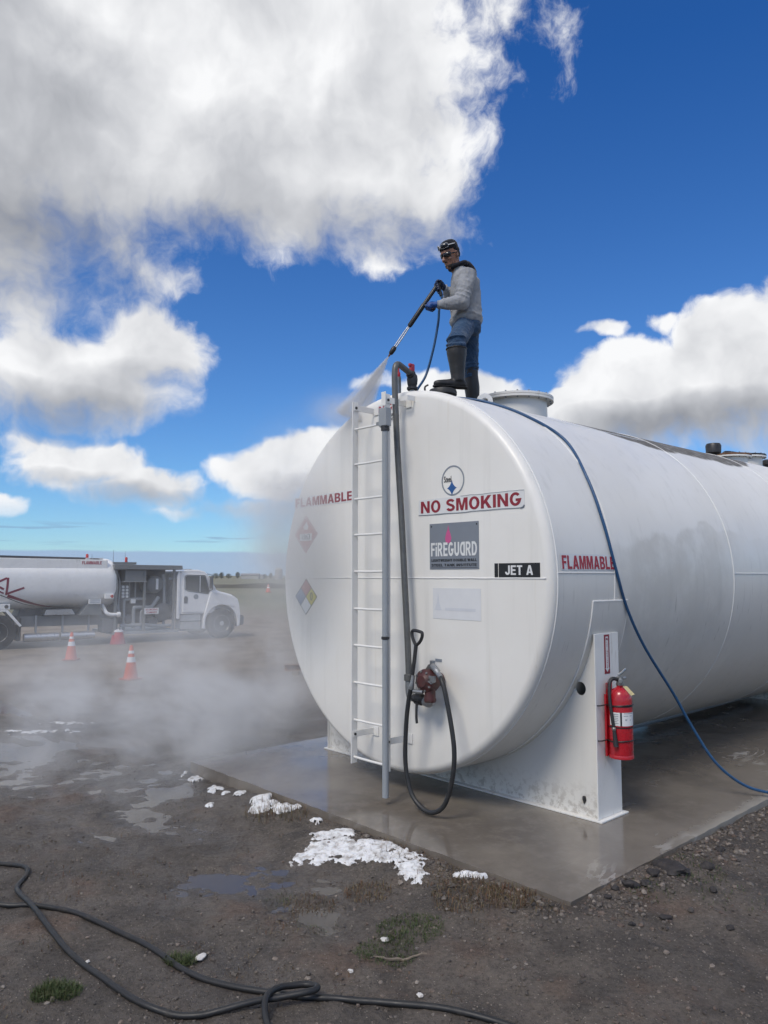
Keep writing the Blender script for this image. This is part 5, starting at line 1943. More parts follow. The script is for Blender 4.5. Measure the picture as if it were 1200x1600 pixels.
mb = MB()
prof = [(-3.56, .0), (-3.56, .55), (-3.57, .80), (-3.60, .90), (-3.66, .955), (-3.75, .99), (-3.86, 1.0)] + [(-3.86 - .55 * k, 1.0) for k in range(1, 11)] + [(-9.5, .95), (-9.6, .8), (-9.62, 0)]
vv, ff = [], []
nn_ = 64
for (x, k) in prof:
    vv += tank_ring(x, (max(TW * k, .001), max(TH * k, .001)))
for i in range(len(prof) - 1):
    for k in range(nn_):
        ff.append((i * nn_ + k, i * nn_ + (k + 1) % nn_, (i + 1) * nn_ + (k + 1) % nn_, (i + 1) * nn_ + k))
mb.add(vv, ff)
tkb = tp('cargo_tank', mb, M['truckwhite'], angle=50)
side('spill_coaming', [(-9.4, 2.35), (-3.93, 2.35), (-3.93, 2.66), (-9.4, 2.72)], .12, 2.28, M['truckwhite'], tkb, bevel=.02)
side('top_walkway', [(-9.4, 2.722), (-4.62, 2.672), (-4.62, 2.73), (-9.4, 2.79)], .13, .45, M['chassis'], tkb)
side('top_sign', [(-4.60, 2.664), (-4.08, 2.664), (-4.08, 2.72), (-4.60, 2.72)], .13, .16, M['decalwhite'], tkb)
obj('lettering', text_mesh('NO SMOKING', .05, (-4.34, .126, 2.692), (1, 0, 0), (0, 0, 1), .01, .9), M['decalblack'], tkb, smooth=False, local=True)
obj('lettering', block_text('FLAMMABLE', .10, .60, (-4.42, .117, 2.565), (1, 0, 0), (0, 0, 1)), M['decalred2'], tkb, smooth=False, local=True)
obj('lettering', text_mesh('3000', .13, (-7.22, .114, 2.63), (1, 0, 0), (0, 0, 1), .02, 1.0), M['decalblack'], tkb, smooth=False, local=True)


def stroke(name, pts, w0, w1, mat):
    """painted stroke on the tank's side, (x, z) points"""
    P = spline([(p[0], 0, p[1]) for p in pts], 8)
    mb = MB()
    vv_, ff_ = [], []
    for i, p in enumerate(P):
        a, b = P[max(0, i - 1)], P[min(len(P) - 1, i + 1)]
        d = (b - a).normalized()
        nrm = Vector((-d.z, 0, d.x))
        w = w0 + (w1 - w0) * i / (len(P) - 1)
        for s in (-1, 1):
            q = p + nrm * w * s
            vv_.append((q.x, tank_y(q.z), q.z))
    for i in range(len(P) - 1):
        ff_.append((2 * i, 2 * i + 2, 2 * i + 3, 2 * i + 1))
    mb.add(vv_, ff_)
    return tp(name, mb, mat, tkb, smooth=False)


stroke('logo_stroke', [(-7.35, 1.85), (-7.1, 1.97), (-6.86, 2.09)], .030, .030, M['brandred'])
stroke('logo_stroke', [(-6.83, 2.10), (-6.84, 1.85), (-6.86, 1.60)], .032, .030, M['brandred'])
stroke('logo_stroke', [(-6.88, 1.61), (-6.65, 1.70), (-6.38, 1.80)], .030, .030, M['brandred'])
stroke('logo_stroke', [(-7.35, 1.98), (-7.15, 1.88), (-6.93, 1.76)], .032, .028, M['brandred'])
stroke('logo_stroke', [(-7.35, 1.86), (-7.15, 1.75), (-6.93, 1.64)], .022, .020, M['brandred'])
stroke('logo_stroke', [(-6.82, 1.57), (-6.4, 1.42), (-5.95, 1.28), (-5.5, 1.20), (-5.1, 1.175)], .045, .006, M['brandred'])
stroke('logo_stroke', [(-7.35, 1.74), (-6.9, 1.54), (-6.4, 1.33), (-6.0, 1.23)], .012, .006, M['decalblack'])
# frame skirt, boxes, tubes below the tank
side('tank_cradle', [(-6.4, .93), (-3.8, .93), (-4.0, 1.20), (-6.3, 1.20)], .75, 1.63, M['chassis'])
side('side_skirt', [(-6.38, .62), (-4.0, .60), (-3.9, .92), (-6.38, .93)], .40, .44, M['moduleg'])
for x in (-5.95, -5.18, -4.4):
    mb = MB()
    mb.bb((x - .03, .34, .35), (x + .03, .39, .95))
    tp('skirt_strut', mb, M['modulel'], smooth=False)
for (x0, x1) in ((-6.30, -5.32), (-5.26, -4.25)):
    mb = MB()
    mb.tube([(x0, .26, .30), (x1, .26, .30)], .125, 18)
    tp('side_guard_tube', mb, M['alu'])
side('ladder_box', [(-5.75, .955), (-4.85, .955), (-4.95, 1.12), (-5.70, 1.12)], .22, .60, M['alu'], bevel=.01)
bx3 = side('placard_box', [(-4.50, 1.27), (-4.12, 1.27), (-4.12, 1.42), (-4.50, 1.42)], .06, .12, M['decalwhite'], bevel=.008)
side('bracket', [(-4.75, .93), (-4.08, .93), (-4.12, 1.27), (-4.50, 1.27)], .10, .62, M['moduleg'])
for z in (1.31, 1.36, 1.40):
    side('placard_line', [(-4.46, z), (-4.16, z), (-4.16, z + .012), (-4.46, z + .012)], .055, .06, M['logogrey'], bx3)
lamp = side('lamp_box', [(-4.02, 1.43), (-3.74, 1.43), (-3.74, 1.58), (-4.02, 1.58)], .01, .16, M['truckwhite'], bevel=.01)
mb = MB()
mb.lathe([(0, -.012), (.045, -.01), (.05, 0), (.05, .01)], (-3.80, .008, 1.505), (0, 1, 0), 16)
tp('lamp_lens', mb, M['beacon'], lamp)
mb = MB()
mb.tube(spline([(-4.0, .4, 1.25), (-3.98, .22, 1.12), (-3.92, .14, .98), (-3.78, .12, .92), (-3.55, .12, .92)], 6), .06, 14)
ho = tp('hose_elbow', mb, M['truckwhite'])
mb = MB()
mb.lathe([(.07, 0), (.085, .01), (.085, .10), (.07, .11)], (-3.60, .12, .92), (1, 0, 0), 18)
tp('coupling', mb, M['truckwhite'], ho)
side('battery_box', [(-4.05, .36), (-3.55, .36), (-3.55, .80), (-4.05, .80)], .14, .60, M['chassis'], bevel=.02)
# rear fender and mud flap
side('rear_fender', [(-7.9, 1.10), (-6.86, 1.10), (-6.46, .64), (-6.40, .68), (-6.80, 1.16), (-7.9, 1.16)], .05, .62, M['truckwhite'], bevel=.01)
lamp = side('fender_lamp_box', [(-7.25, 1.165), (-6.74, 1.165), (-6.74, 1.33), (-7.25, 1.33)], .05, .22, M['truckwhite'], bevel=.01)
mb = MB()
mb.lathe([(0, -.012), (.05, -.01), (.055, 0), (.055, .01)], (-6.84, .048, 1.25), (0, 1, 0), 16)
tp('lamp_lens', mb, M['chassis'], lamp)
side('mud_flap', [(-6.50, .22), (-6.42, .22), (-6.42, .90), (-6.50, .90)], .06, .62, M['rubber'])
# beacons and aerials
for (x, y, z) in ((-4.36, .9, 2.68), (-3.06, 1.0, 2.60)):
    mb = MB()
    mb.lathe([(.05, 0), (.05, .03), (.045, .035), (.045, .15), (.03, .18), (0, .185)], (x, y, z), (0, 0, 1), 16)
    tp('beacon', mb, M['beacon'])
for (x, y, z, h_) in ((-3.55, .8, 2.6, .42), (-3.0, 1.3, 2.6, .4), (-4.15, 1.1, 2.66, .2)):
    mb = MB()
    mb.cyl((x, y, z), (x, y, z + h_), .008, .004, 6)
    tp('aerial', mb, M['chassis'])
mb = MB()
mb.tube(spline([(-3.9, .6, 2.50), (-3.82, .5, 2.62), (-3.6, .5, 2.56), (-3.2, .55, 2.58), (-2.95, .6, 2.56)], 6), .03, 8)
tp('roof_hose', mb, M['chassis'])

# red bucket-like cone by the truck's pump
rc = thing('spill_bucket', 'red flared spill bucket with white lid standing under the fuel truck', 'bucket', (-18.25, 5.15, gh(-18.25, 5.15)))
mb = MB()
mb.lathe([(0, 0), (.24, 0), (.245, .02), (.15, .40), (.14, .41), (0, .41)], (0, 0, 0), (0, 0, 1), 24)
obj('body', mb, M['decalred2'], rc, local=True)
mb = MB()
mb.lathe([(.155, .385), (.165, .39), (.15, .44), (.06, .47), (0, .475)], (0, 0, 0), (0, 0, 1), 24)
obj('lid', mb, M['coneband'], rc, local=True)
mb = MB()
mb.tube(spline([(-.14, 0, .42), (-.08, 0, .52), (.08, 0, .52), (.14, 0, .42)], 6), .008, 6)
obj('bail', mb, M['chassis'], rc, local=True)

# ================================================================ far plain
M['farveg'] = pmat('far_foliage', (.055, .068, .042), .9, var=.4, vscale=.6)
M['brush'] = pmat('brush_berm', (.060, .055, .036), .95, var=.35, vscale=.25)
M['fartrunk'] = pmat('far_trunk', (.07, .05, .035), .9)
M['farwall'] = pmat('pale_shed_wall', (.36, .36, .35), .8, var=.06)
M['farroof'] = pmat('shed_roof', (.22, .22, .23), .7, var=.06)


def far_at(x, depth):
    u = (x - 600) / 1170
    return Vector((CAM.x, CAM.y, 0)) + (ES * u + ED) * depth


# low dark bank of brush across the plain
mb = MB()
a, b = far_at(-900, 134), far_at(1000, 128)
nb = 160
rows = []
for i in range(nb + 1):
    p = a.lerp(b, i / nb)
    h = .78 + .34 * float(vn.fbm(np.array(i * .23), np.array(3.), 4))
    for (dw, k) in ((-3.0, -.15), (-1.6, .55), (-.6, .95), (.6, 1.0), (2.0, .6), (3.6, -.15)):
        q = p + ED * (dw + .4 * float(vn2.fbm(np.array(i * .7), np.array(dw), 2)))
        rows.append((q.x, q.y, h * k + (.12 * float(vn.fbm(np.array(i * 1.3), np.array(dw * 2), 2)) if k > 0 else 0)))
fs_ = []
for i in range(nb):
    for k in range(5):
        fs_.append((i * 6 + k, i * 6 + k + 1, (i + 1) * 6 + k + 1, (i + 1) * 6 + k))
mb.add(rows, fs_)
tag(obj('brush_bank', mb, M['brush']), 'long low dark bank of brush crossing the plain', 'bank', kind='structure')


def far_tree(xp, depth, h, w, label, seed):
    p = far_at(xp, depth)
    t = thing('far_tree', label, 'tree', (p.x, p.y, -.1), group='trees on the horizon')
    rr = random.Random(seed)
    mb = MB()
    mb.tube([(0, 0, 0), (.05 * w, 0, h * .3), (0, .04 * w, h * .7)], [.10 * h * .5, .05 * h * .5, .015 * h], 7)
    for k in range(4):
        a_ = rr.uniform(0, 6.28)
        mb.tube([(0, 0, h * .3), (math.cos(a_) * w * .35, math.sin(a_) * w * .35, h * rr.uniform(.5, .75))], [.02 * h, .008 * h], 5)
    obj('trunk', mb, M['fartrunk'], t, local=True)
    mb = MB()
    for k in range(420):
        a_ = rr.uniform(0, 6.28)
        z_ = rr.uniform(.22, 1.0)
        rmax = w * .5 * math.sin(math.pi * min(1, (z_ - .12) / .95)) ** .6 * (1 + .3 * math.sin(3 * a_ + seed))
        d = rmax * math.sqrt(rr.random())
        c = Vector((d * math.cos(a_), d * math.sin(a_), z_ * h + rr.uniform(-.05, .05) * h))
        s = h * rr.uniform(.035, .075)
        n1 = Vector((rr.uniform(-1, 1), rr.uniform(-1, 1), rr.uniform(-1, 1))).normalized()
        n2 = n1.orthogonal().normalized()
        mb.add([c + n1 * s, c + n2 * s * .7, c - n1 * s, c - n2 * s * .7], [(0, 1, 2, 3)])
    obj('crown', mb, M['farveg'], t, smooth=False, local=True)


for i, (xp, h, w, lb_) in enumerate(((338, 3.6, 5.0, 'leftmost bushy tree on the horizon beside the truck mirror'), (347, 4.2, 3.0, 'small upright tree second from the truck on the horizon'), (358, 3.4, 4.5, 'wide low tree on the horizon left of the pale sheds'), (372, 4.4, 3.0, 'lone narrow tree just left of the pale horizon sheds'), (414, 3.2, 4.0, 'low bush-like tree right of the horizon sheds'), (424, 4.0, 2.6, 'slim tree on the horizon closest to the tank'), (30, 4.6, 6, 'tree hidden low behind the tank truck on the horizon'))):
    if i < 6:
        far_tree(xp, 480 + 9 * i, h, w, lb_, i + 3)
for (xp, d, w, h, lb_) in ((392, 470, 11, 3.6, 'pale long low shed on the horizon'), (404, 505, 7, 3.0, 'smaller pale shed at the right end of the horizon buildings')):
    p = far_at(xp, d)
    t = thing('far_shed', lb_, 'shed', (p.x, p.y, -.1), rad(47.22), group='sheds on the horizon')
    mb = MB()
    mb.bb((-w / 2, -3, 0), (w / 2, 3, h * .72))
    obj('wall', mb, M['farwall'], t, smooth=False, local=True)
    mb = MB()
    mb.prism([(-3.3, h * .72), (3.3, h * .72), (0, h)], (-w / 2 - .3, 0, 0), (0, 1, 0), (0, 0, 1), w + .6)
    obj('roof', mb, M['farroof'], t, smooth=False, local=True)
p = far_at(436, 420)
t = thing('far_silo', 'pale tall silo on the horizon right beside the tank edge', 'silo', (p.x, p.y, -.1))
mb = MB()
mb.lathe([(2.2, 0), (2.2, 5.6), (1.2, 6.6), (0, 6.9)], (0, 0, 0), (0, 0, 1), 20)
obj('wall', mb, M['farwall'], t, local=True)
p = far_at(420, 99)
make_cone((p.x, p.y, gh(p.x, p.y)), 'faraway orange marker seen as a dot near the left tank edge', .2).scale = (2.2, 2.2, 1.5)

# ================================================================ the worker on the tank
MO = Vector((.02, 1.12, 4.01))


def P3(s, d, z):
    """worker's frame: s along the picture's width, d away from the viewer, z above the crown"""
    return MO + ES * s + ED * d + Vector((0, 0, z))


def cloth(name, col, rough=.9, wr=.5, scale=9, mott=.15, mcol=None):
    m, t, b = newmat(name)
    tcn = t.nodes.new('ShaderNodeTexCoord')
    P = tcn.outputs['Object']
    n1 = nnoise(t, P, 7, 5, .6)
    c = nmix(t, nrange(t, n1, .3, .7), tuple(x * (1 - mott) for x in col), tuple(x * (1 + mott) for x in col))
    if mcol:
        c = nmix(t, nmath(t, 'MULTIPLY', nrange(t, nnoise(t, P, 4.5, 4, .6), .52, .70), .6), c, mcol)
    t.links.new(c, b.inputs['Base Color'])
    b.inputs['Roughness'].default_value = rough
    b.inputs['Specular IOR Level'].default_value = .2
    b.inputs['Sheen Weight'].default_value = .15
    bn_ = t.nodes.new('ShaderNodeBump')
    bn_.inputs['Strength'].default_value = wr
    bn_.inputs['Distance'].default_value = .03
    hh = nmath(t, 'ADD', nnoise(t, nvec(t, 'MULTIPLY', P, (1, 1, 1.25)), scale, 3, .55, dist=1.2), nmath(t, 'MULTIPLY', nnoise(t, P, 160, 2, .5), .05))
    t.links.new(hh, bn_.inputs['Height'])
    t.links.new(bn_.outputs[0], b.inputs['Normal'])
    return m


M['sweat'] = cloth('grey_sweatshirt', (.30, .312, .335), wr=.45, scale=6)
M['jeans'] = cloth('faded_blue_jeans', (.033, .070, .135), wr=.7, scale=11, mcol=(.085, .115, .16))
M['navy'] = cloth('dark_hood', (.012, .014, .022), wr=.4)
M['capcloth'] = cloth('black_cap', (.010, .011, .016), wr=.2)
M['boot'] = pmat('rubber_boot', (.019, .019, .021), .48, var=.3, vscale=9, bump=.12, bscale=25, dirt=(.075, .07, .062), damt=.2, dscale=10)
M['glove'] = pmat('blue_glove', (.010, .065, .26), .45, var=.15, vscale=25, bump=.2, bscale=60)
M['glovedark'] = pmat('navy_glove', (.012, .025, .070), .5, var=.2, vscale=25, bump=.2, bscale=60)
M['skin'] = pmat('tanned_skin', (.26, .128, .084), .5, var=.12, vscale=20, rvar=.06)
M['hair'] = pmat('dark_stubble', (.020, .014, .011), .7, var=.2, vscale=60)
M['lens'], _t, _b = newmat('sunglass_lens')
_b.inputs['Base Color'].default_value = (.010, .013, .02, 1)
_b.inputs['Roughness'].default_value = .08
M['whiteplastic'] = pmat('white_plastic', (.70, .70, .70), .35, var=.04)
M['lanceblack'] = pmat('black_lance', (.014, .014, .015), .42, var=.2, vscale=15)

wk = thing('person', 'person in grey sweatshirt, jeans and rubber boots washing on top of the tank', 'person', P3(0, 0, 0))


def fused(name, mb, mat, parent=wk, voxel=.012, smooth=6, disp=0.0, dsize=.08):
    """overlapping limbs grown together into one continuous skin"""
    o = obj(name, mb, mat, parent, angle=180)
    r = o.modifiers.new('skin', 'REMESH')
    r.mode = 'VOXEL'
    r.voxel_size = voxel
    r.use_smooth_shade = True
    if smooth:
        s = o.modifiers.new('soften', 'SMOOTH')
        s.factor = .5
        s.iterations = smooth
    if disp:
        tx = bpy.data.textures.new(name + '_folds', 'CLOUDS')
        tx.noise_scale = dsize
        tx.noise_depth = 2
        dm = o.modifiers.new('folds', 'DISPLACE')
        dm.texture = tx
        dm.texture_coords = 'LOCAL'
        dm.strength = disp
        dm.mid_level = .5
    return o


def loft(mb, rings, n=20):
    """rings = [(centre Vector, ex Vector, rx, ey Vector, ry)]"""
    vv_, ff_ = [], []
    for (c, ex, rx, ey, ry) in rings:
        for k in range(n):
            a = 2 * math.pi * k / n
            vv_.append(Vector(c) + ex * rx * math.cos(a) + ey * ry * math.sin(a))
    for i in range(len(rings) - 1):
        for k in range(n):
            k2 = (k + 1) % n
            ff_.append((i * n + k, i * n + k2, (i + 1) * n + k2, (i + 1) * n + k))
    ff_.append(tuple(range(n - 1, -1, -1)))
    ff_.append(tuple((len(rings) - 1) * n + k for k in range(n)))
    return mb.add(vv_, ff_)


def facing(deg):
    """unit vectors (forward, left) for a body turned deg towards the viewer from picture-left"""
    f = (-ES * math.cos(rad(deg)) - ED * math.sin(rad(deg)))
    l_ = Vector((-f.y, f.x, 0))
    return f, l_


FW, LF = facing(18)
FP, LP_ = facing(26)

J = dict(
    pel=P3(.00, .02, .93), spine=P3(.0, .02, 1.12), chest=P3(-.01, .02, 1.34), up=P3(-.035, .02, 1.50), neck=P3(-.085, .01, 1.585), nt=P3(-.130, .0, 1.665),
    lsh=P3(.005, -.165, 1.465), lel=P3(-.085, -.235, 1.125), lwr=P3(-.335, -.205, 1.108), lha=P3(-.415, -.175, 1.085),
    rsh=P3(-.05, .20, 1.47), rel=P3(-.115, .285, 1.25), rwr=P3(-.235, .09, 1.405), rha=P3(-.290, .035, 1.425),
    lhp=P3(-.035, -.09, .90), lkn=P3(-.150, -.33, .635), lan=P3(-.135, -.33, .26),
    rhp=P3(.035, .11, .90), rkn=P3(.052, .10, .50), ran=P3(.075, .10, .10))

# the body underneath, one skin from head to feet
mb = MB()
loft(mb, [(J['pel'] - Vector((0, 0, .06)), FP, .09, LP_, .13), (J['pel'] + Vector((0, 0, .05)), FP, .10, LP_, .145), (J['spine'], FW, .095, LF, .135), (J['chest'], FW, .11, LF, .16), (J['up'], FW, .085, LF, .155), (J['neck'], FW, .06, LF, .075), (J['nt'], FW, .055, LF, .06)])
for s_ in 'lr':
    mb.tube([J[s_ + 'sh'], J[s_ + 'el'], J[s_ + 'wr'], J[s_ + 'ha']], [.055, .042, .026, .022], 12)
    mb.tube([J[s_ + 'hp'], J[s_ + 'kn'], J[s_ + 'an']], [.085, .055, .042], 12)
    mb.tube([J[s_ + 'an'], J[s_ + 'an'] - Vector((0, 0, .055)), J[s_ + 'an'] - ES * .17 - Vector((0, 0, .075))], [.042, .045, .035], 10)
# head, turned towards the viewer and tipped down
HC = P3(-.176, -.02, 1.752)
hf, hl = facing(38)
tilt = Quaternion(hl, rad(24))          # nod forward
hfwd = tilt @ hf
hup = tilt @ Vector((0, 0, 1))


def HP(f, l_, u):
    return HC + hfwd * f + hl * l_ + hup * u


head_rings = []
for (u, f0, rf, rl) in ((-.150, .055, .028, .030), (-.138, .045, .058, .050), (-.110, .022, .086, .066), (-.075, .010, .100, .074), (-.035, .004, .108, .079), (.01, .0, .114, .082), (.05, -.003, .116, .084), (.09, -.008, .108, .080), (.12, -.010, .085, .066), (.14, -.012, .048, .040), (.148, -.012, .015, .014)):
    head_rings.append((HP(f0, 0, u), hfwd, rf, hl, rl))
loft(mb, head_rings, 22)
mb.tube([HP(.10, 0, .005), HP(.121, 0, -.022), HP(.138, 0, -.048), HP(.120, 0, -.062)], [.010, .013, .020, .014], 10)     # nose
mb.ball(HP(.088, 0, -.130), (.030, .030, .024), 12, 8)                                                                   # chin
mb.tube([HP(.092, -.026, -.090), HP(.106, 0, -.088), HP(.092, .026, -.090)], [.008, .013, .008], 8)                       # lips
mb.tube([HP(.100, -.045, .022), HP(.113, -.02, .028), HP(.114, .02, .028), HP(.100, .045, .022)], [.010, .013, .013, .010], 8)   # brow
mb.tube([P3(-.10, .01, 1.57), HP(-.03, 0, -.09)], [.062, .060], 14)
for s_ in (-1, 1):
    mb.ball(HP(-.012, s_ * .086, -.020), (.026, .026, .038), 10, 8, Matrix(((hfwd.x, hl.x, hup.x), (hfwd.y, hl.y, hup.y), (hfwd.z, hl.z, hup.z))) @ Matrix.Diagonal((1, .45, 1)))
    mb.ball(HP(.080, s_ * .048, -.045), (.022, .022, .020), 10, 8)
body = fused('body', mb, M['skin'], voxel=.0075, smooth=4)

# hair and stubble shell, cap
mb = MB()
loft(mb, [(HP(f0, 0, u), hfwd, rf, hl, rl) for (u, f0, rf, rl) in ((-.055, -.062, .045, .060), (-.02, -.045, .074, .084), (.03, -.030, .094, .0885), (.07, -.016, .108, .0885), (.10, -.012, .104, .082))], 20)
fused('hair', mb, M['hair'], voxel=.008, smooth=3)
mb = MB()
loft(mb, [(HP(.058, 0, -.154), hfwd, .020, hl, .028), (HP(.050, 0, -.135), hfwd, .063, hl, .054), (HP(.036, 0, -.108), hfwd, .078, hl, .064), (HP(.03, 0, -.098), hfwd, .070, hl, .06)], 18)
mb.tube([HP(.104, -.024, -.073), HP(.115, 0, -.071), HP(.104, .024, -.073)], [.006, .008, .006], 8)
fused('beard', mb, M['hair'], voxel=.007, smooth=2)
mb = MB()
loft(mb, [(HP(f0, 0, u), hfwd, rf, hl, rl) for (u, f0, rf, rl) in ((.052, -.004, .121, .092), (.075, -.005, .122, .093), (.105, -.010, .116, .090), (.135, -.014, .096, .076), (.155, -.016, .062, .050), (.163, -.016, .02, .018))], 24)
cap = fused('cap', mb, M['capcloth'], voxel=.008, smooth=3)
mb = MB()
loft(mb, [(HP(-.04, 0, .018), hfwd, .090, hl, .0915), (HP(-.02, 0, .056), hfwd, .108, hl, .092)], 20)
fused('cap_back', mb, M['capcloth'], cap, voxel=.008, smooth=2)


def glasses(name, u, f, mat_frame, label, wide=.052, rl=.030, hgt=.022):
    g_ = MB()
    pts = []
    for k in range(13):
        a = rad(-90 + 15 * k)
        pts.append(HP(f * math.cos(a) - .012, (.098) * math.sin(a), u - .004 * abs(math.sin(a))))
    g_.tube(pts, [.0055] * 13, 7)
    g = obj(name, g_, mat_frame, wk)
    g['label'] = label
    for s in (-1, 1):
        m_ = MB()
        vv_ = []
        for j in range(7):
            a = rad(s * (6 + 7.5 * j))
            hh_ = hgt * (1.0 if 0 < j < 6 else .6)
            for q in (-1, .0, 1):
                vv_.append(HP((f + .004) * math.cos(a) - .011, .100 * math.sin(a), u + q * hh_))
        m_.add(vv_, [(3 * j + i, 3 * j + i + 3, 3 * j + i + 4, 3 * j + i + 1) for j in range(6) for i in range(2)])
        o = obj('lens', m_, M['lens'], g)
        sd = o.modifiers.new('thick', 'SOLIDIFY')
        sd.thickness = .004
        m_ = MB()
        ring_ = [vv_[0], vv_[1], vv_[2]] + [vv_[3 * j + 2] for j in range(1, 7)] + [vv_[19], vv_[18]] + [vv_[3 * j] for j in range(5, 0, -1)]
        m_.tube(spline(ring_, 2, closed=True), .0036, 6, closed=True)
        obj('frame', m_, mat_frame, g)
    return g


glasses('sunglasses', .002, .130, M['lens'], 'dark sunglasses worn over the eyes')
glasses('spare_glasses', .098, .134, M['whiteplastic'], 'white framed glasses pushed up on the cap')

# sweatshirt
mb = MB()
hem = J['pel'] + Vector((0, 0, .045))
loft(mb, [(hem + Vector((0, 0, -.02)), FP, .155, LP_, .185), (hem + Vector((0, 0, .02)), FP, .175, LP_, .205), (J['spine'] + Vector((0, 0, -.03)), FW, .165, LF, .200), (J['spine'] + Vector((0, 0, .10)), FW, .155, LF, .200), (J['chest'], FW, .160, LF, .205), (J['chest'] + Vector((0, 0, .10)), FW, .150, LF, .205), (J['up'] + Vector((0, 0, .01)), FW, .120, LF, .190), (J['up'] + Vector((0, 0, .065)) - ES * .02, FW, .090, LF, .125), (J['neck'] + Vector((0, 0, .02)), FW, .075, LF, .085)], 26)
mb.tube([J['lsh'] + LF * -.06 + Vector((0, 0, .015)), J['lsh'], J['lsh'].lerp(J['lel'], .5) + Vector((0, 0, 0)), J['lel'], J['lel'].lerp(J['lwr'], .25), J['lel'].lerp(J['lwr'], .65), J['lwr'] + ES * .015], [.075, .096, .090, .082, .078, .060, .047], 16)
mb.tube([J['rsh'] + LF * .06 + Vector((0, 0, .015)), J['rsh'], J['rsh'].lerp(J['rel'], .5), J['rel'], J['rel'].lerp(J['rwr'], .6), J['rwr'] + ES * .02], [.075, .092, .084, .072, .056, .046], 16)
mb.ball(J['lel'] + ES * .015, .082, 14, 10)
# cloth rolls bunched at the waist and in the crook of the arm
for (z_, k) in ((1.03, .166), (1.12, .156)):
    mb.tube([J['pel'] + FP * (k * math.cos(rad(a))) + LP_ * ((k + .037) * math.sin(rad(a))) + Vector((0, 0, z_ - .93 + .016 * math.sin(rad(a * 2)))) for a in range(0, 360, 20)], .013, 8, closed=True)
for t_ in (.12, .26, .40, .55, .7):
    c_ = J['lel'].lerp(J['lwr'], t_)
    r_ = .079 - .028 * t_
    ax_ = (J['lwr'] - J['lel']).normalized()
    e1 = ax_.cross(Vector((0, 0, 1))).normalized()
    e2 = ax_.cross(e1)
    mb.tube([c_ + (e1 * math.cos(rad(a)) + e2 * math.sin(rad(a))) * r_ + ax_ * .014 * math.sin(rad(a + 200 * t_)) for a in range(0, 360, 24)], .009, 7, closed=True)
for t_ in (.30, .48, .66, .82):
    c_ = J['lsh'].lerp(J['lel'], t_)
    ax_ = (J['lel'] - J['lsh']).normalized()
    e1 = ax_.cross(Vector((0, 1, 0))).normalized()
    e2 = ax_.cross(e1)
    mb.tube([c_ + (e1 * math.cos(rad(a)) + e2 * math.sin(rad(a))) * .088 + ax_ * .03 * math.sin(rad(a + 90 * t_)) for a in range(0, 360, 24)], .007, 7, closed=True)
fused('sweatshirt', mb, M['sweat'], voxel=.0085, smooth=4, disp=.020, dsize=.07)
for (c0, c1, r_) in ((J['lwr'] + ES * .03, J['lwr'] - ES * .005, .046), (J['rwr'] + ES * .03, J['rwr'], .044)):
    mb = MB()
    mb.tube([c0, c1], [r_, r_ * .95], 16)
    obj('cuff', mb, M['sweat'], wk)
# hood and collar
mb = MB()
mb.tube([J['neck'] + FW * (.088 * math.cos(rad(a))) + LF * (.092 * math.sin(rad(a))) + Vector((0, 0, .045 - .035 * math.cos(rad(a)))) for a in range(0, 360, 20)], .028, 10, closed=True)
mb.tube(spline([J['neck'] - FW * .05 + Vector((0, 0, .07)), J['neck'] - FW * .11 + Vector((0, 0, .06)), J['neck'] - FW * .17 + Vector((0, 0, .005)), J['neck'] - FW * .195 + Vector((0, 0, -.07))], 4), [.05, .052, .054, .056, .056, .056, .054, .052, .048, .044, .036, .026, .014], 12)
fused('hood', mb, M['navy'], voxel=.009, smooth=4, disp=.012, dsize=.05)

# jeans
mb = MB()
loft(mb, [(J['pel'] + Vector((0, 0, .11)), FP, .145, LP_, .175), (J['pel'] + Vector((0, 0, .02)), FP, .160, LP_, .188), (J['pel'] - Vector((0, 0, .06)), FP, .155, LP_, .180), (J['pel'] - Vector((0, 0, .10)), FP, .10, LP_, .15)], 22)
mb.tube([J['lhp'], J['lhp'].lerp(J['lkn'], .5), J['lkn'] + Vector((0, 0, .03)), J['lkn'] - Vector((0, 0, .08)), J['lkn'] - Vector((0, 0, .16))], [.118, .110, .100, .092, .085], 16)
mb.tube([J['rhp'], J['rhp'].lerp(J['rkn'], .5), J['rkn'] + Vector((0, 0, .05)), J['rkn'] - Vector((0, 0, .05)), J['rkn'] - Vector((0, 0, .14))], [.118, .104, .086, .080, .074], 16)
for (c_, r_, k_) in ((J['lkn'] - Vector((0, 0, .015)), .104, .3), (J['lkn'] - Vector((0, 0, .045)), .102, 1.5), (J['lkn'] + Vector((0, 0, .05)), .102, 2.4), (J['rkn'] + Vector((0, 0, .03)), .088, .8), (J['rkn'] - Vector((0, 0, .02)), .086, 2.0)):
    mb.tube([c_ + ES * (r_ * math.cos(rad(a))) + ED * (r_ * math.sin(rad(a))) + Vector((0, 0, .014 * math.sin(rad(a) + k_))) for a in range(0, 360, 20)], .010, 7, closed=True)
fused('jeans', mb, M['jeans'], voxel=.009, smooth=4, disp=.016, dsize=.06)


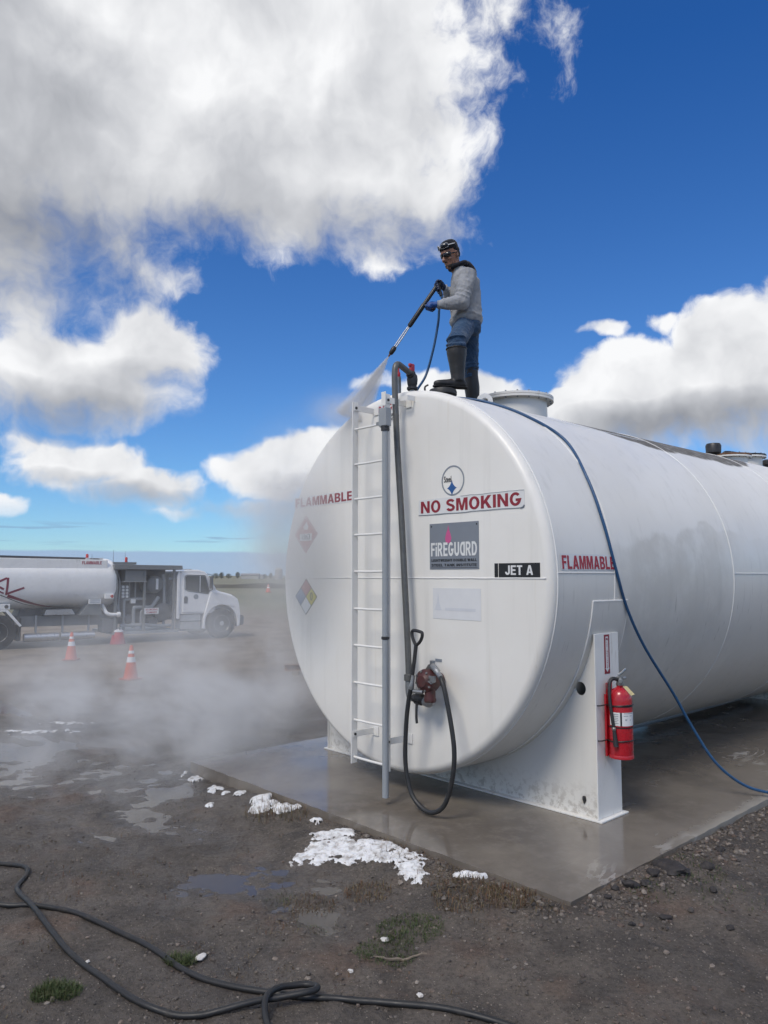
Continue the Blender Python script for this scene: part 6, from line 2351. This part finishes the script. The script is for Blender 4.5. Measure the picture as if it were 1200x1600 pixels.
# rubber boots
def boot(kn, an, fdir, top, r_top, name='boot', toe_up=0.0):
    m_ = MB()
    up = (kn - an).normalized()
    right = fdir.cross(Vector((0, 0, 1))).normalized()
    T_ = an + up * top
    m_.tube([an - Vector((0, 0, .04)), an + up * .03, an + up * (top * .45), an + up * (top * .8), T_], [.072, .074, .086, r_top, r_top + .004], 18)
    f0 = an - Vector((0, 0, .065))
    rings = []
    for (k, w, h, dz_) in ((-.085, .038, .030, .0), (-.06, .048, .048, .004), (-.01, .052, .062, .012), (.06, .050, .055, .006), (.12, .052, .046, .0), (.18, .054, .040, -.002), (.225, .048, .036, -.004), (.255, .034, .028, -.006), (.268, .018, .016, -.008)):
        rings.append((f0 + fdir * k + Vector((0, 0, dz_ + toe_up * max(0, k))), right, w, Vector((0, 0, 1)), h))
    loft(m_, rings, 16)
    b_ = fused(name, m_, M['boot'], voxel=.008, smooth=5)
    s_ = MB()
    rings = []
    for (k, w) in ((-.10, .030), (-.08, .044), (-.03, .050), (.02, .047), (.08, .050), (.16, .058), (.22, .054), (.26, .036), (.275, .018)):
        c_ = f0 + fdir * k + Vector((0, 0, -.037 + toe_up * max(0, k)))
        rings.append((c_, right, w, Vector((0, 0, 1)), .014))
    loft(s_, rings, 10)
    obj('sole', s_, M['rubber'], b_)
    m_ = MB()
    e1 = fdir
    m_.tube([T_ + e1 * ((r_top + .003) * math.cos(rad(a))) + right * ((r_top + .003) * math.sin(rad(a))) for a in range(0, 360, 20)], .008, 8, closed=True)
    obj('boot_rim', m_, M['boot'], b_)


boot(J['lkn'], J['lan'], (-ES * .97 - ED * .24).normalized(), .315, .104)
boot(J['rkn'], J['ran'], (-ES * .6 + ED * .8).normalized(), .375, .078)


# gloved hands: palm, four fingers and a thumb closed on the handles
def hand(name, wrist, palm, grip_c, grip_dir, mat, out, curl_r=.030, flip=1):
    """fingers wrap round the bar through grip_c along grip_dir; out = direction from bar to palm"""
    m_ = MB()
    gd = grip_dir.normalized()
    ou = (out - gd * out.dot(gd)).normalized()
    side_ = gd.cross(ou) * flip
    m_.tube([wrist, wrist.lerp(palm, .5), palm], [.034, .036, .040], 12)
    M3 = Matrix(((gd.x, ou.x, side_.x), (gd.y, ou.y, side_.y), (gd.z, ou.z, side_.z)))
    m_.ball(palm, (.046, .024, .042), 14, 10, M3)
    for i, (off, r_, ln) in enumerate(((-.036, .0115, .92), (-.013, .0120, 1.0), (.010, .0118, .96), (.032, .0105, .82))):
        pts = [palm + gd * off + side_ * .030]
        for a in (60, 105, 150, 195, 235):
            aa_ = rad(a * (.9 + .1 * ln))
            pts.append(grip_c + gd * off * 1.02 + (ou * math.cos(aa_) + side_ * math.sin(aa_)) * (curl_r + .010))
        m_.tube(spline(pts, 3), r_, 9)
    th = [palm - gd * .030 - side_ * .018, grip_c - gd * .052 + (ou * .55 - side_ * .85) * (curl_r + .012), grip_c - gd * .060 + (-ou * .45 - side_ * .9) * (curl_r + .012), grip_c - gd * .045 + (-ou * 1.0 - side_ * .25) * (curl_r + .012)]
    m_.tube(spline(th, 4), [.015, .0148, .0145, .0142, .014, .0138, .0135, .0132, .013, .0128, .0125, .012, .0115], 9)
    return fused(name, m_, mat, voxel=.0042, smooth=2)


# ================================================================ pressure-washer lance
LA, LB = P3(-.325, -.06, 1.385), P3(-.869, -.13, .553)
ld = (LB - LA).normalized()


def LP(t, off=Vector((0, 0, 0))):
    return LA.lerp(LB, t) + off


pl = thing('pressure_lance', 'black pressure washer lance with bright twin tubes held by the worker', 'pressure washer lance', P3(-.325, -.06, 1.385))
lperp = ld.cross(ED).normalized()
if lperp.z < 0:
    lperp = -lperp
mb = MB()
mb.tube([LP(-.03), LP(.0), LP(.02), LP(.27), LP(.285), LP(.30), LP(.57), LP(.585)], [.018, .024, .023, .023, .027, .027, .026, .018], 14)
obj('insulated_tube', mb, M['lanceblack'], pl)
for s_ in (-1, 1):
    mb = MB()
    mb.tube([LP(.56, lperp * s_ * .007), LP(.74, lperp * s_ * .011), LP(.885, lperp * s_ * .009)], .0068, 10)
    obj('metal_tube', mb, M['chrome'], pl)
mb = MB()
mb.tube([LP(.865), LP(.88), LP(.90), LP(.955), LP(.968)], [.018, .026, .028, .024, .014], 14)
nzl = obj('nozzle_guard', mb, M['lanceblack'], pl)
mb = MB()
mb.tube([LP(.965), LP(1.0)], [.011, .008], 10)
obj('nozzle_tip', mb, M['rust'], nzl)
mb = MB()
g0 = LP(-.01)
gdir = (Vector((0, 0, -1)) + ES * .28).normalized()
mb.box(g0 + lperp * .002, (.07, .045, .055), Matrix(((ld.x, ED.x, lperp.x), (ld.y, ED.y, lperp.y), (ld.z, ED.z, lperp.z))))
gun = obj('gun_body', mb, M['lanceblack'], pl, smooth=False, bevel=.008)
mb = MB()
mb.tube([g0, g0 + gdir * .06, g0 + gdir * .135], [.020, .018, .021], 12)
obj('pistol_grip', mb, M['lanceblack'], gun)
mb = MB()
mb.tube(spline([g0 + ld * .03 + gdir * .03, g0 + ld * .035 + gdir * .075, g0 + ld * .012 + gdir * .10], 4), .006, 8)
obj('trigger', mb, M['darkmetal'], gun)
sA = LP(.285)
sB = P3(-.365, -.16, 1.078)
mb = MB()
mb.tube([sA, sA.lerp(sB, .3), sB], [.018, .019, .021], 12)
obj('side_handle', mb, M['lanceblack'], pl)

gl = hand('glove', J['lwr'], P3(-.415, -.195, 1.108), sA.lerp(sB, .62), (sB - sA), M['glove'], Vector((0, 0, 1)) * .35 - ED * .9, .022)
gl['label'] = 'bright blue glove on the near hand'
gl = hand('glove', J['rwr'], P3(-.285, .015, 1.425), g0 + gdir * .03, gdir, M['glovedark'], ES * .75 + ED * .55 + Vector((0, 0, .3)), .022, -1)
gl['label'] = 'dark navy glove on the far hand'

# ================================================================ blue high-pressure hose
hb = g0 + gdir * .14
pts = [hb, hb + gdir * .06, P3(-.305, -.06, 1.12), P3(-.32, -.05, .95), P3(-.375, -.03, .66), P3(-.455, 0, .38)]
pts += [Vector((-.27, .62, 4.18)), Vector((-.16, .52, 4.045)), Vector((.06, .50, 4.025)), Vector((.33, .58, 3.996)), cylp(69.5, .71, R + .014), cylp(58, .86, R + .014), cylp(45, 1.02, R + .014), cylp(29, .903, R + .014), cylp(15, .875, R + .014), cylp(2.4, .955, R + .014)]
pts += [Vector((1.866, 1.135, 1.895)), Vector((1.885, 1.395, 1.535)), Vector((1.95, 1.79, 1.08)), Vector((2.03, 2.00, .74)), Vector((2.18, 2.14, .42)), Vector((2.36, 2.33, .22)), Vector((2.58, 2.52, .145)), Vector((2.95, 2.75, .06)), Vector((3.5, 3.0, .04))]
mb = MB()
mb.tube(spline(pts, 10), .0135, 12)
bh = tag(obj('pressure_hose', mb, M['bluehose']), 'thin blue hose hanging from the lance and draped down over the tank side', 'hose')

# ================================================================ spray and steam
def volume_mat(name, col, aniso=.2):
    m = bpy.data.materials.new(name)
    m.use_nodes = True
    t = m.node_tree
    t.nodes.clear()
    out = t.nodes.new('ShaderNodeOutputMaterial')
    v = t.nodes.new('ShaderNodeVolumePrincipled')
    v.inputs['Color'].default_value = (*col, 1)
    v.inputs['Anisotropy'].default_value = aniso
    t.links.new(v.outputs[0], out.inputs['Volume'])
    g = t.nodes.new('ShaderNodeNewGeometry')
    return m, t, v, g.outputs['Position']


# fan of water from the nozzle on to the tank's shoulder
tipP = LP(1.0)
endP = Vector((-.56, .0, 3.93))
fd = (endP - tipP).normalized()
fw_ = (ES - fd * ES.dot(fd)).normalized()
ft2 = fd.cross(fw_)
mb = MB()
rings = []
flen = (endP - tipP).length
for k in (0.0, .08, .25, .5, .75, 1.0, 1.15):
    rings.append((tipP + fd * flen * k, fw_, .008 + .185 * k, ft2, .008 + .05 * k))
loft(mb, rings, 20)
m, t, v, P = volume_mat('water_spray', (.99, .992, 1.0), -.15)
dist = nvec(t, 'LENGTH', nvec(t, 'SUBTRACT', P, tuple(tipP)))
den = nmath(t, 'DIVIDE', 17.0, nmath(t, 'ADD', dist, .10))
rel = nvec(t, 'SUBTRACT', P, tuple(tipP))
lat = nmath(t, 'DIVIDE', nvec(t, 'DOT_PRODUCT', rel, tuple(fw_)), nmath(t, 'ADD', dist, .02))
stn = nnoise(t, None, 16, 3, .6)
cb = t.nodes.new('ShaderNodeCombineXYZ')
t.links.new(lat, cb.inputs[0])
t.links.new(nmath(t, 'MULTIPLY', dist, .12), cb.inputs[1])
t.links.new(cb.outputs[0], stn.node.inputs['Vector'])
den = nmath(t, 'MULTIPLY', den, nrange(t, stn, .30, .66, .25, 1.5))
den = nmath(t, 'MULTIPLY', den, nrange(t, nmath(t, 'ABSOLUTE', lat), .10, .27, 1, 0))
t.links.new(den, v.inputs['Density'])
tag(obj('water_spray', mb, m, smooth=False), 'white fan of water spraying from the lance tip on to the tank', 'water spray', kind='stuff')

# drifting steam: from the tank's wet shoulder down and out over the yard
SX0, SX1, SY0, SY1, SZ1 = -13.0, .1, -3.2, 3.6, 4.3
mb = MB()
mb.bb((SX0, SY0, -.12), (SX1, SY1, SZ1))
m, t, v, P = volume_mat('steam', (.975, .98, .985), -.12)
sp = t.nodes.new('ShaderNodeSeparateXYZ')
t.links.new(P, sp.inputs[0])
X, Y, Z = sp.outputs
wv_ = nvec(t, 'SUBTRACT', nnoise(t, nvec(t, 'MULTIPLY', P, (.45, .6, .8)), 1.0, 1, .5, out='Color'), (.5, .5, .5))
Pw = nvec(t, 'MULTIPLY_ADD', wv_, (1.7, 1.3, 1.0), P)
n1 = nnoise(t, nvec(t, 'MULTIPLY', Pw, (.85, 1.1, 1.5)), 1.0, 4, .60)


def gauss(c, s, pos=None):
    d = nvec(t, 'MULTIPLY', nvec(t, 'SUBTRACT', pos or Pw, c), tuple(1 / k for k in s))
    return nmath(t, 'POWER', 2.718, nmath(t, 'MULTIPLY', nvec(t, 'DOT_PRODUCT', d, d), -1.0))


layer = nmath(t, 'POWER', 2.718, nmath(t, 'MULTIPLY', nmath(t, 'MAXIMUM', Z, 0.0), -1.5))
spread = nmath(t, 'ADD', gauss((-3.9, -1.0, 0), (2.6, 1.4, 50)), nmath(t, 'MULTIPLY', gauss((-8.0, .7, 0), (3.6, 2.0, 50)), .45))
den = nmath(t, 'MULTIPLY', nmath(t, 'MULTIPLY', layer, spread), .58)
den = nmath(t, 'ADD', den, nmath(t, 'MULTIPLY', gauss((-2.95, .1, .6), (.85, 1.2, .95)), .42))
den = nmath(t, 'ADD', den, nmath(t, 'MULTIPLY', gauss((-5.0, 1.0, .8), (1.5, 1.1, .9)), .26))
den = nmath(t, 'MULTIPLY', den, nrange(t, n1, .41, .66, .03, 2.0))
veil = nmath(t, 'ADD', nmath(t, 'MULTIPLY', gauss((-1.22, -.33, 2.66), (.46, .34, .62), P), 2.7), nmath(t, 'MULTIPLY', gauss((-.62, -.10, 3.90), (.26, .26, .20), P), 2.2))
den = nmath(t, 'MULTIPLY_ADD', veil, nrange(t, n1, .36, .62, .4, 1.3), den)
edge = nmath(t, 'MULTIPLY', nrange(t, X, SX0, SX0 + 2), nrange(t, X, SX1 - .5, SX1, 1, 0))
edge = nmath(t, 'MULTIPLY', edge, nmath(t, 'MULTIPLY', nrange(t, Y, SY0, SY0 + .9), nrange(t, Y, SY1 - 1.2, SY1, 1, 0)))
edge = nmath(t, 'MULTIPLY', edge, nrange(t, Z, SZ1 - .5, SZ1, 1, 0))
den = nmath(t, 'MULTIPLY', den, edge)
t.links.new(den, v.inputs['Density'])
m.cycles.volume_step_rate = 1.0
tag(obj('steam', mb, m, smooth=False), 'drifting white steam over the wet yard left of the tank', 'steam', kind='stuff')
